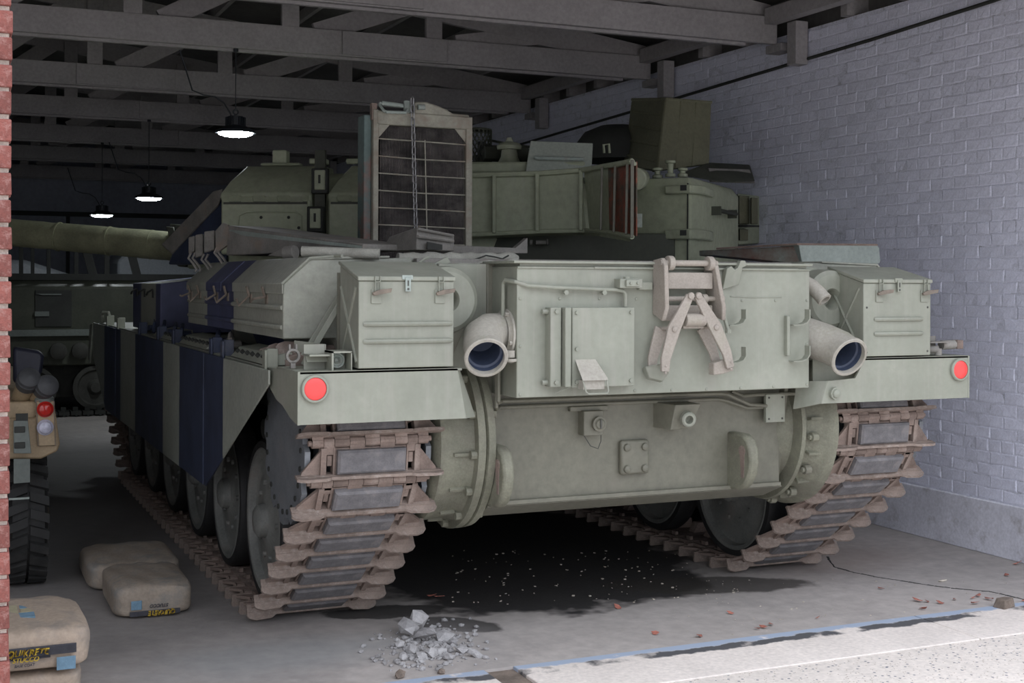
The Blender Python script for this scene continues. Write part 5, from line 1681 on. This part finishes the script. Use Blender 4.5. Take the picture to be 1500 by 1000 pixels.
def snap(o, body, gap):
    """lay a thin print on the bulging sack front"""
    for v in o.data.vertices:
        wv = v.co + wloc(o)
        lo = wv - wloc(body)
        hit, loc, nrm, _ = body.ray_cast(V(lo.x, lo.y - 0.3, lo.z), V(0, 1, 0))
        if hit:
            v.co = V(v.co.x, v.co.y + (loc.y - lo.y) - gap, v.co.z)


def frontpatch(parent, name, m, x0, y0, x1, y1, yp, gap=0.004):
    a, b_ = at(x0, y1, y=yp), at(x1, y0, y=yp)
    xm = (x0 + x1) / 2
    a.z, b_.z = at(xm, y1, y=yp).z, at(xm, y0, y=yp).z
    g = MB()
    nx, nz = 20, 12
    vs = [[g.b.verts.new((a.x + (b_.x - a.x) * i / nx, yp, a.z + (b_.z - a.z) * j / nz)) for i in range(nx + 1)] for j in range(nz + 1)]
    for j in range(nz):
        for i in range(nx):
            g._f([vs[j][i], vs[j][i + 1], vs[j + 1][i + 1], vs[j + 1][i]])
    o = obj(name, g, m, parent)
    snap(o, parent.children[0], gap)
    return o


bpy.context.view_layer.update()
FY = fy - 0.012
frontpatch(s1, 'printed_band', M['ink'], 6, 946, 112, 960, FY)
frontpatch(s1, 'printed_band', M['ink'], 6, 958, 74, 966, FY)
frontpatch(s1, 'printed_square', M['skyink'], 83, 961, 111, 980, FY)
e0 = at(9, 963, y=FY - 0.003)
e1 = at(71, 963, y=FY - 0.003)
snap(text('QUIKRETE', 'lettering', s1, M['yellow'], e0, (1, 0, 0), (0, 0, 1), 0.034, shear=0.25, width=e1.x - e0.x), s1.children[0], 0.0065)
e0 = at(18, 971.5, y=FY - 0.003)
e1 = at(57, 971.5, y=FY - 0.003)
snap(text('STUCCO', 'lettering', s1, M['yellow'], e0, (1, 0, 0), (0, 0, 1), 0.026, shear=0.25, width=e1.x - e0.x), s1.children[0], 0.0065)
e0 = at(21, 978, y=FY - 0.003)
e1 = at(51, 978, y=FY - 0.003)
snap(text('BASE COAT', 'lettering', s1, M['ink'], e0, (1, 0, 0), (0, 0, 1), 0.014, shear=0.2, width=e1.x - e0.x), s1.children[0], 0.0065)
# faded print on the top of the upper sack
for (xa, xb, ya, yb, m__) in ((-2.845, -2.775, 0.50, 0.66, 'paleyellow'), (-2.765, -2.715, 0.60, 0.72, 'skyink'), (-2.775, -2.715, 0.44, 0.52, 'skyink'), (-2.765, -2.715, 0.53, 0.59, 'paleyellow')):
    obj('printed_patch', MB().box(xa, xb, ya, yb, 0.285, 0.3045), M[m__], s1)
FY2 = 1.445
s3 = sack('cement_sack', -2.285, -1.90, FY2, 2.05, 0.0, 0.165, M['paperdark'], 'dusty paper sack with upside-down printed label lying on the floor left of the track', 'cement sacks', 21)
s4 = sack('cement_sack', -2.335, -1.85, 2.08, 2.72, 0.0, 0.15, M['paperdark'], 'grey dusty sack lying behind the floor sack with the label', 'cement sacks', 33)
FYB = FY2 - 0.006
frontpatch(s3, 'printed_square', M['skyink'], 192, 880, 208, 893, FYB)
frontpatch(s3, 'printed_band', M['ink'], 190, 893, 264, 900, FYB)
e0 = at(257, 891.0, y=FYB - 0.004)
e1 = at(217, 891.0, y=FYB - 0.004)
snap(text('QUIKRETE', 'lettering', s3, M['yellow'], e0, (-1, 0, 0), (0, 0, -1), 0.030, shear=0.25, width=e0.x - e1.x), s3.children[0], 0.0065)
e0 = at(247, 883.0, y=FYB - 0.004)
snap(text('STUCCO', 'lettering', s3, M['ink'], e0, (-1, 0, 0), (0, 0, -1), 0.022, shear=0.25, width=0.09), s3.children[0], 0.0065)

# ------------------------------------------------------------------ tan off-road vehicle behind the pier
jp_ = thing('off_road_vehicle', (-3.3, 2.1, 0), 'desert tan off-road vehicle, rear corner with round red lamp, behind the brick pier', 'vehicle')
jb = MB()
y0 = 2.16
cor = [at(24, 612, y=y0), at(50, 612, y=y0), at(79, 588, y=y0), at(88, 650, y=y0), at(84, 661, y=y0), at(60, 672, y=y0), at(24, 672, y=y0)]
jb.prism([cor[0] + V(-1.3, 0, 0)] + cor[:] + [cor[-1] + V(-1.3, 0, 0)], (0, 0.04, 0))
jb.box(-4.1, -2.56, y0 + 0.03, 5.3, 0.72, 1.02)
obj('body', jb, M['tan'], jp_, bevel=0.01)
obj('fender', MB().prism([(-2.56, 2.18, 0.76), (-2.56, 2.95, 0.76), (-2.56, 2.9, 1.02), (-2.56, 2.2, 1.02)], (0.05, 0, 0)), M['tan'], jp_, bevel=0.01)
lp_ = MB().prism([at(53, 587, y=y0), at(79, 587, y=y0), at(81, 652, y=y0), at(56, 653, y=y0)], (0, -0.02, 0))
lpo = obj('lamp_panel', lp_, M['tan'], jp_, bevel=0.004)
obj('panel_rim', MB().tube([at(53, 587, y=y0 - 0.022), at(79, 587, y=y0 - 0.022), at(81, 652, y=y0 - 0.022), at(56, 653, y=y0 - 0.022), at(53, 587, y=y0 - 0.022)], 0.003, 6), M['hinge'], lpo)
for py, mm in ((599, 'redlens'), (625.5, 'clear')):
    c = at(66, py, y=y0 - 0.02)
    obj('tail_lamp', MB().lathe(c, (0, -1, 0), [(0, 0.042), (0.012, 0.042), (0.016, 0.036), (0.030, 0.030), (0.038, 0.014), (0.040, 0)], 24), M[mm], lpo)
obj('lamp_hood', MB().lathe(at(65, 588, y=y0 + 0.02), (0, 0, 1), [(0, 0.05), (0.02, 0.048), (0.04, 0.03), (0.045, 0)], 20), M['jeepgrey'], lpo)
bmp = MB().prism([at(20, 616, y=2.08), at(41, 616, y=2.08), at(46, 664, y=2.08), at(20, 664, y=2.08)], (0, 0.02, 0))
bp_ = obj('bumper', bmp, M['jeepgrey'], jp_, bevel=0.003)
for py in (629, 652):
    obj('bumper_hole', MB().obox(at(29, py, y=2.075), (1, 0, 0), (0, 0, 1), (0, 1, 0), 0.026, 0.016, 0.003), M['dark'], bp_, bevel=0.01)
obj('bumper_slot', MB().obox(at(32, 611, y=2.10), (1, 0, 0), (0, 0, 1), (0, 1, 0), 0.03, 0.02, 0.004), M['dark'], bp_)
obj('mud_flap', MB().prism([at(20, 672, y=2.12), at(44, 672, y=2.12), at(44, 706, y=2.12), at(20, 708, y=2.12)], (0, 0.01, 0)), M['jeepgrey'], jp_)
obj('hub_strip', MB().obox(at(28, 730, y=2.10), (1, 0, 0), (0, 0, 1), (0, 1, 0), 0.05, 0.005, 0.003), M['palebeam'], jp_)
for (a, b_) in (((28, 590), (42, 556)), ((44, 586), (68, 566))):
    A_, B2_ = at(a[0], a[1], y=2.35), at(b_[0], b_[1], y=2.12)
    tu = obj('tube', MB().cyl(A_, B2_, 0.05, 16), M['tan'], jp_)
    dd_ = (B2_ - A_).normalized()
    obj('rubber_cap', MB().lathe(B2_, dd_, [(-0.05, 0.058), (0.0, 0.060), (0.006, 0.052), (0.012, 0.060), (0.03, 0.056), (0.045, 0.035), (0.05, 0)], 24), M['cap'], tu)
obj('tube_bracket', MB().prism([at(20, 590, y=2.3), at(38, 566, y=2.3), at(52, 585, y=2.3), at(34, 606, y=2.3)], (0, 0.05, 0)), M['tan'], jp_, bevel=0.006)
obj('seat_back', MB().prism([at(20, 508, y=3.1), at(60, 514, y=3.1), at(65, 522, y=3.1), at(62, 545, y=3.1), at(50, 560, y=3.1), at(20, 562, y=3.1)], (0, 0.12, 0)), M['navycloth'], jp_, bevel=0.02)


def make_tyre(cx, cy, r=0.375, wd=0.20, flip=1):
    m_ = MB()
    m_.lathe((cx, cy, r), (1, 0, 0), [(-wd / 2 + 0.01, r * 0.60), (-wd / 2, r * 0.78), (-wd / 2 + 0.02, r * 0.93), (wd / 2 - 0.02, r * 0.93), (wd / 2, r * 0.78), (wd / 2 - 0.01, r * 0.60)], 48, close=True)
    n = 26
    for k in range(n):
        a = 2 * PI * k / n
        for s in (-1, 1):
            aa = a + (PI / n if s > 0 else 0)
            c = V(cx + s * wd * 0.27, cy + r * 0.955 * math.cos(aa), r + r * 0.955 * math.sin(aa))
            m_.obox(c, V(1, 0.35 * -s * math.sin(aa), 0.35 * s * math.cos(aa)), V(0, -math.sin(aa), math.cos(aa)), V(0, math.cos(aa), math.sin(aa)), wd * 0.25, 0.024, r * 0.045)
    w_ = obj('wheel', m_, M['tyre'], jp_)
    obj('wheel_rim', MB().lathe((cx, cy, r), (1, 0, 0), [(-wd / 2 + 0.01, r * 0.60), (wd / 2 - 0.005, r * 0.60), (wd / 2 + 0.0, r * 0.57), (wd / 2 - 0.04, r * 0.5), (wd / 2 - 0.05, r * 0.3), (wd / 2 - 0.01, r * 0.25), (wd / 2 + 0.02, r * 0.12), (wd / 2 + 0.02, 0)], 32), M['tan'], w_)


make_tyre(-2.635, 2.50)
make_tyre(-3.95, 2.50)
make_tyre(-2.635, 4.75)
obj('undercarriage', MB().cyl((-3.95, 2.5, 0.375), (-2.65, 2.5, 0.375), 0.05, 12).box(-3.9, -2.8, 2.3, 5.0, 0.55, 0.74), M['dark'], jp_, bevel=0.01)

# ------------------------------------------------------------------ dark carrier behind the barrel
cv_ = thing('military_carrier', (-1.0, 12.2, 0), 'dark military carrier with open window frames, parked behind the gun barrel', 'vehicle')
DG = M['darkgreen']
cbm = MB().prism([(-5.2, 11.6, 0.62), (-5.2, 11.6, 1.58), (-5.2, 12.0, 1.68), (-5.2, 14.2, 1.68), (-5.2, 14.2, 0.62)], (6.2, 0, 0))
obj('body', cbm, DG, cv_, bevel=0.02)
obj('body_strip', MB().box(-5.2, 1.0, 11.54, 11.62, 0.98, 1.06), M['jeepgrey'], cv_, bevel=0.005)
obj('lower_hull', MB().box(-2.3, 0.6, 11.9, 13.8, 0.20, 0.64), M['dullgear'], cv_, bevel=0.02)
for (xa, xb) in ((25, 62), (62, 105)):
    pass
obj('side_hatch', MB().prism([at(52, 425, y=11.58), at(105, 425, y=11.58), at(105, 478, y=11.58), at(52, 478, y=11.58)], (0, 0.03, 0)), M['dark'], cv_)
obj('hatch_shelf', MB().prism([at(52, 430, y=11.56), at(62, 432, y=11.56), at(90, 432, y=11.56), at(90, 430, y=11.56)], (0, 0.02, 0)).prism([at(51, 456, y=11.56), at(72, 456, y=11.56), at(72, 463, y=11.56), at(51, 463, y=11.56)], (0, 0.02, 0)), M['jeepgrey'], cv_)
for (xt, xb, wd) in ((31, 31, 6), (48, 48, 5), (71.5, 71.5, 5.5), (112, 112, 6), (121, 140, 13), (157, 157, 7), (186, 204, 12)):
    obj('window_post', MB().prism([at(xb - wd / 2, 414, y=11.9), at(xb + wd / 2, 414, y=11.9), at(xt + wd / 2, 345, y=11.9), at(xt - wd / 2, 345, y=11.9)], (0, 0.06, 0)), M['dark'], cv_)
obj('roof_rail', MB().prism([at(15, 348, y=11.9), at(200, 348, y=11.9), at(200, 342, y=11.9), at(15, 342, y=11.9)], (0, 0.06, 0)), M['dark'], cv_)
obj('rear_rail', MB().box(-4.6, 1.0, 11.88, 12.0, 1.66, 1.74), M['dark'], cv_)
for px in (86, 118, 150, 182):
    c = at(px, 517, y=11.5)
    c.z = 0.80
    obj('return_roller', MB().lathe(c, (0, -1, 0), [(-0.1, 0.10), (0.0, 0.10), (0.01, 0.08), (0.03, 0.05), (0.03, 0)], 20), M['dullgear'], cv_)
for k in range(4):
    c = V(-2.0 + 0.72 * k, 11.62, 0.34)
    obj('road_wheel', MB().lathe(c, (0, -1, 0), [(-0.12, 0.27), (0.0, 0.27), (0.01, 0.22), (-0.02, 0.2), (-0.02, 0.10), (0.04, 0.06), (0.04, 0)], 28), M['dullgear'], cv_)
shoe = None
for k in range(24):
    x = -2.5 + 0.14 * k
    if shoe is None:
        shoe = obj('track_shoe', MB().box(-0.062, 0.062, -0.14, 0.14, 0, 0.045).box(-0.012, 0.012, -0.15, 0.15, -0.02, 0.0).box(-0.03, 0.03, -0.03, 0.03, 0.04, 0.09), M['dark'], None, base=(0, 0, 0))
        so_ = shoe
    else:
        so_ = shoe.copy()
        COL.objects.link(so_)
    so_.parent = cv_
    so_.location = V(x + 1.0, 11.62 - 12.2, 0.02)
pc = thing('pale_vehicle', (-1.2, 15.6, 0), 'pale grey vehicle glimpsed through the window frames of the dark carrier', 'vehicle')
pcm = MB().prism([(-4.6, 15.0, 0.5), (-4.6, 15.0, 1.78), (-3.2, 15.0, 1.95), (-1.9, 15.0, 1.95), (-1.2, 15.0, 1.72), (-0.9, 15.0, 1.5), (-0.9, 15.0, 0.5)], (0, 1.4, 0))
obj('body', pcm, M['palecar'], pc, bevel=0.06)
obj('body', MB().prism([(-0.6, 15.1, 0.4), (-0.6, 15.1, 1.95), (-0.3, 15.1, 2.25), (1.6, 15.1, 2.25), (1.6, 15.1, 0.4)], (0, 1.4, 0)), M['palecar'], pc, bevel=0.04)
obj('dark_rail', MB().box(-4.6, -0.9, 14.97, 15.0, 1.50, 1.56).cyl((-3.5, 14.95, 1.80), (-3.5, 14.99, 1.80), 0.05, 12).cyl((-3.1, 14.95, 1.80), (-3.1, 14.99, 1.80), 0.05, 12).cyl((-2.7, 14.95, 1.78), (-2.7, 14.99, 1.78), 0.05, 12), M['dark'], pc)

# ------------------------------------------------------------------ rubble, stone, leaves, crumbs


def rock(seed, sx, sy, sz):
    b = bmesh.new()
    bmesh.ops.create_icosphere(b, subdivisions=1, radius=1)
    rnd = random.Random(seed)
    for v in b.verts:
        k = 1 + rnd.uniform(-0.28, 0.25)
        v.co = V(v.co.x * sx * k, v.co.y * sy * k, v.co.z * sz * k)
    bmesh.ops.dissolve_limit(b, angle_limit=0.25, verts=b.verts, edges=b.edges)
    return b


def rock_obj(name, seed, p, s, m, rot):
    m_ = MB()
    m_.b.free()
    m_.b = rock(seed, *s)
    o = obj(name, m_, m, None, base=(0, 0, 0), sm=False)
    o.location = p
    o.rotation_euler = rot
    return o


big = [((598, 932), (0.065, 0.05, 0.03), 'rounded pale lump at the left of the broken concrete heap'),
       ((612, 925), (0.06, 0.035, 0.045), 'tilted slab standing on top of the broken concrete heap'),
       ((622, 942), (0.05, 0.07, 0.03), 'largest flat grey slab in the middle of the broken concrete heap'),
       ((650, 938), (0.075, 0.05, 0.022), 'long pale flat piece right of the middle of the concrete heap'),
       ((663, 945), (0.03, 0.03, 0.02), 'small lump tucked right of the long pale piece in the heap'), ((604, 958), (0.035, 0.04, 0.025), 'small lump at the left front of the concrete heap'), ((618, 965), (0.045, 0.03, 0.02), 'front middle lump of the concrete heap, below the flat slab'), ((632, 962), (0.03, 0.03, 0.025), 'small lump just right of the front middle of the heap'),
       ((645, 958), (0.035, 0.025, 0.02), 'small lump between flat slab and right half of the heap'), ((585, 948), (0.03, 0.025, 0.02), 'leftmost small lump of the concrete heap'), ((676, 955), (0.04, 0.03, 0.018), 'grey lump at the right side of the concrete heap'), ((590, 966), (0.025, 0.03, 0.018), 'lump at the front left corner of the concrete heap'),
       ((700, 962), (0.05, 0.022, 0.015), 'dark elongated piece at the far right end of the heap'), ((657, 966), (0.03, 0.03, 0.018), 'front right small lump of the concrete heap')]
for i, ((px, py), s_, lab) in enumerate(big):
    p = at(px, py, z=0.0)
    p.z = s_[2] * 0.7 + (0.03 if i < 3 else 0)
    o = rock_obj('concrete_chunk', i + 5, p, s_, M['rubble'], (random.uniform(-.3, .3), random.uniform(-.5, .3), random.uniform(0, 3)))
    tag(o, lab or 'small grey broken concrete lump in the heap on the floor behind the left track', 'rubble', 'broken concrete lumps')
gr = MB()
rnd = random.Random(4)
for k in range(420):
    px, py = rnd.gauss(628, 34), rnd.gauss(948, 15)
    if py > 985 or py < 905:
        continue
    p = at(px, py, z=0.0)
    s_ = rnd.uniform(0.004, 0.018)
    bb = rock(k + 100, s_, s_ * rnd.uniform(.6, 1), s_ * 0.6)
    tmp = bpy.data.meshes.new('t')
    bb.to_mesh(tmp)
    bb.free()
    n0 = len(gr.b.verts)
    gr.b.from_mesh(tmp)
    bpy.data.meshes.remove(tmp)
    gr.b.verts.ensure_lookup_table()
    for v in gr.b.verts[n0:]:
        v.co += V(p.x, p.y, s_ * 0.4)
o = obj('gravel', gr, M['rubble'], None, sm=False, kind='stuff', weld=False)
tag(o, 'fine grey gravel around the broken concrete heap', 'gravel')
for (xx, yy_, s_) in (((-1.30), 0.02, 0.03), (-1.12, 0.0, 0.022)):
    o = rock_obj('stone', int(xx * 100) % 50, (xx, yy_ + 0.02, s_ * 0.5), (s_, s_ * 0.8, s_ * 0.6), M['stone'], (0, 0, 1))
    tag(o, 'left, larger brown stone on the sill before the concrete heap' if xx < -1.2 else 'right, smaller brown stone on the sill before the concrete heap', 'stone', 'small brown stones on the sill')
p = at(1470, 889, z=0)
st_ = MB()
st_.hexa([(-.055, -.035, 0), (.05, -.04, 0), (.055, .03, 0), (-.05, .035, 0), (-.035, -.03, .045), (.045, -.03, .05), (.045, .02, .045), (-.03, .025, .05)])
so_ = obj('stone_block', st_, M['stone'], None, base=(0, 0, 0), bevel=0.006)
so_.location = p
so_.rotation_euler = (0, 0, 0.3)
tag(so_, 'brown angular stone block on the sill by the right wall', 'stone')
ch = rock_obj('pale_chip', 3, at(1380, 850, z=0.006), (0.035, 0.015, 0.006), M['crumb'], (0, 0, 0.1))
tag(ch, 'flat white chip on the floor between track and right wall', 'chip')
lf = None
spots_ = [(905, 890), (1024, 932), (961, 928), (1070, 898), (1109, 921), (1119, 919), (1129, 915), (1198, 905), (1344, 880), (1357, 881), (1377, 883), (1398, 878), (1425, 876), (1433, 873), (1428, 884), (1449, 878), (1475, 843), (1490, 826), (632, 873), (642, 875), (1290, 862), (1352, 892), (1500, 880)]
LEAF = ['bright red leaf at the front edge of the big oil stain', 'pink leaf on the sill line below the middle of the tank', 'single dark brown leaf left of the others on bare floor in front of the tank', 'thin upright leaf alone below the right end of the oil stain',
        'left leaf of a touching trio by the sill paint line', 'middle leaf of a touching trio by the sill paint line', 'right leaf of a touching trio by the sill paint line', 'pale leaf alone between the leaf trio and the right-hand leaf litter',
        'leftmost leaf of the litter near the brown stone block', 'second leaf from the left in the litter near the stone block', 'pink upright leaf in the middle of the litter left of the stone block', 'dark leaf just right of the pink one in the litter by the stone block',
        'upper left leaf of the cluster touching near the stone block', 'topmost leaf of the cluster beside the stone block', 'lowest leaf of the cluster beside the stone block', 'leaf closest to the left side of the brown stone block',
        'leaf on the floor nearer the right wall footing', 'leaf at the right picture edge below the wall footing', 'left leaf of a pair behind the broken concrete heap', 'right leaf of a pair behind the broken concrete heap',
        'leaf beside the floor crack right of the track', 'lone small leaf above the litter near the floor crack', 'leaf at the right picture edge behind the stone block']
for i, (px, py) in enumerate(spots_):
    p = at(px, py, z=0.004)
    if lf is None:
        m_ = MB()
        pts = [(-0.026, 0, 0.006), (-0.012, 0.013, 0.002), (0.008, 0.014, 0.004), (0.028, 0.0, 0.014), (0.006, -0.013, 0.010), (-0.014, -0.011, 0.003)]
        m_.prism(pts, (0, 0, 0.0015))
        lf = obj('dry_leaf', m_, M['leaf'], None, base=(0, 0, 0), sm=False)
        o = lf
    else:
        o = lf.copy()
        COL.objects.link(o)
    o.location = p
    o.rotation_euler = (random.uniform(-.3, .3), random.uniform(-.2, .3), random.uniform(0, 6.3))
    o.scale = [random.uniform(0.6, 1.15)] * 3
    tag(o, LEAF[i], 'leaf', 'dry leaves on the floor')
cm = MB()
rnd = random.Random(9)
for k in range(230):
    if k < 150:
        px, py = rnd.uniform(660, 1085), rnd.uniform(805, 885)
    else:
        px, py = rnd.uniform(1000, 1480), rnd.uniform(845, 940)
    p = at(px, py, z=0.0)
    if p.y < 0.02:
        continue
    s_ = rnd.uniform(0.002, 0.007) * (1.0 if k < 150 else 0.7)
    a = rnd.uniform(0, 6)
    cm.obox((p.x, p.y, s_ * 0.35), (math.cos(a), math.sin(a), 0), (-math.sin(a), math.cos(a), 0.2), (0, -0.2, 1), s_, s_ * rnd.uniform(.4, 1), s_ * 0.35)
o = obj('floor_crumbs', cm, M['crumb'], None, sm=False, kind='stuff', weld=False)
tag(o, 'pale crumbs and flakes scattered on the oily floor under the tank', 'crumbs')
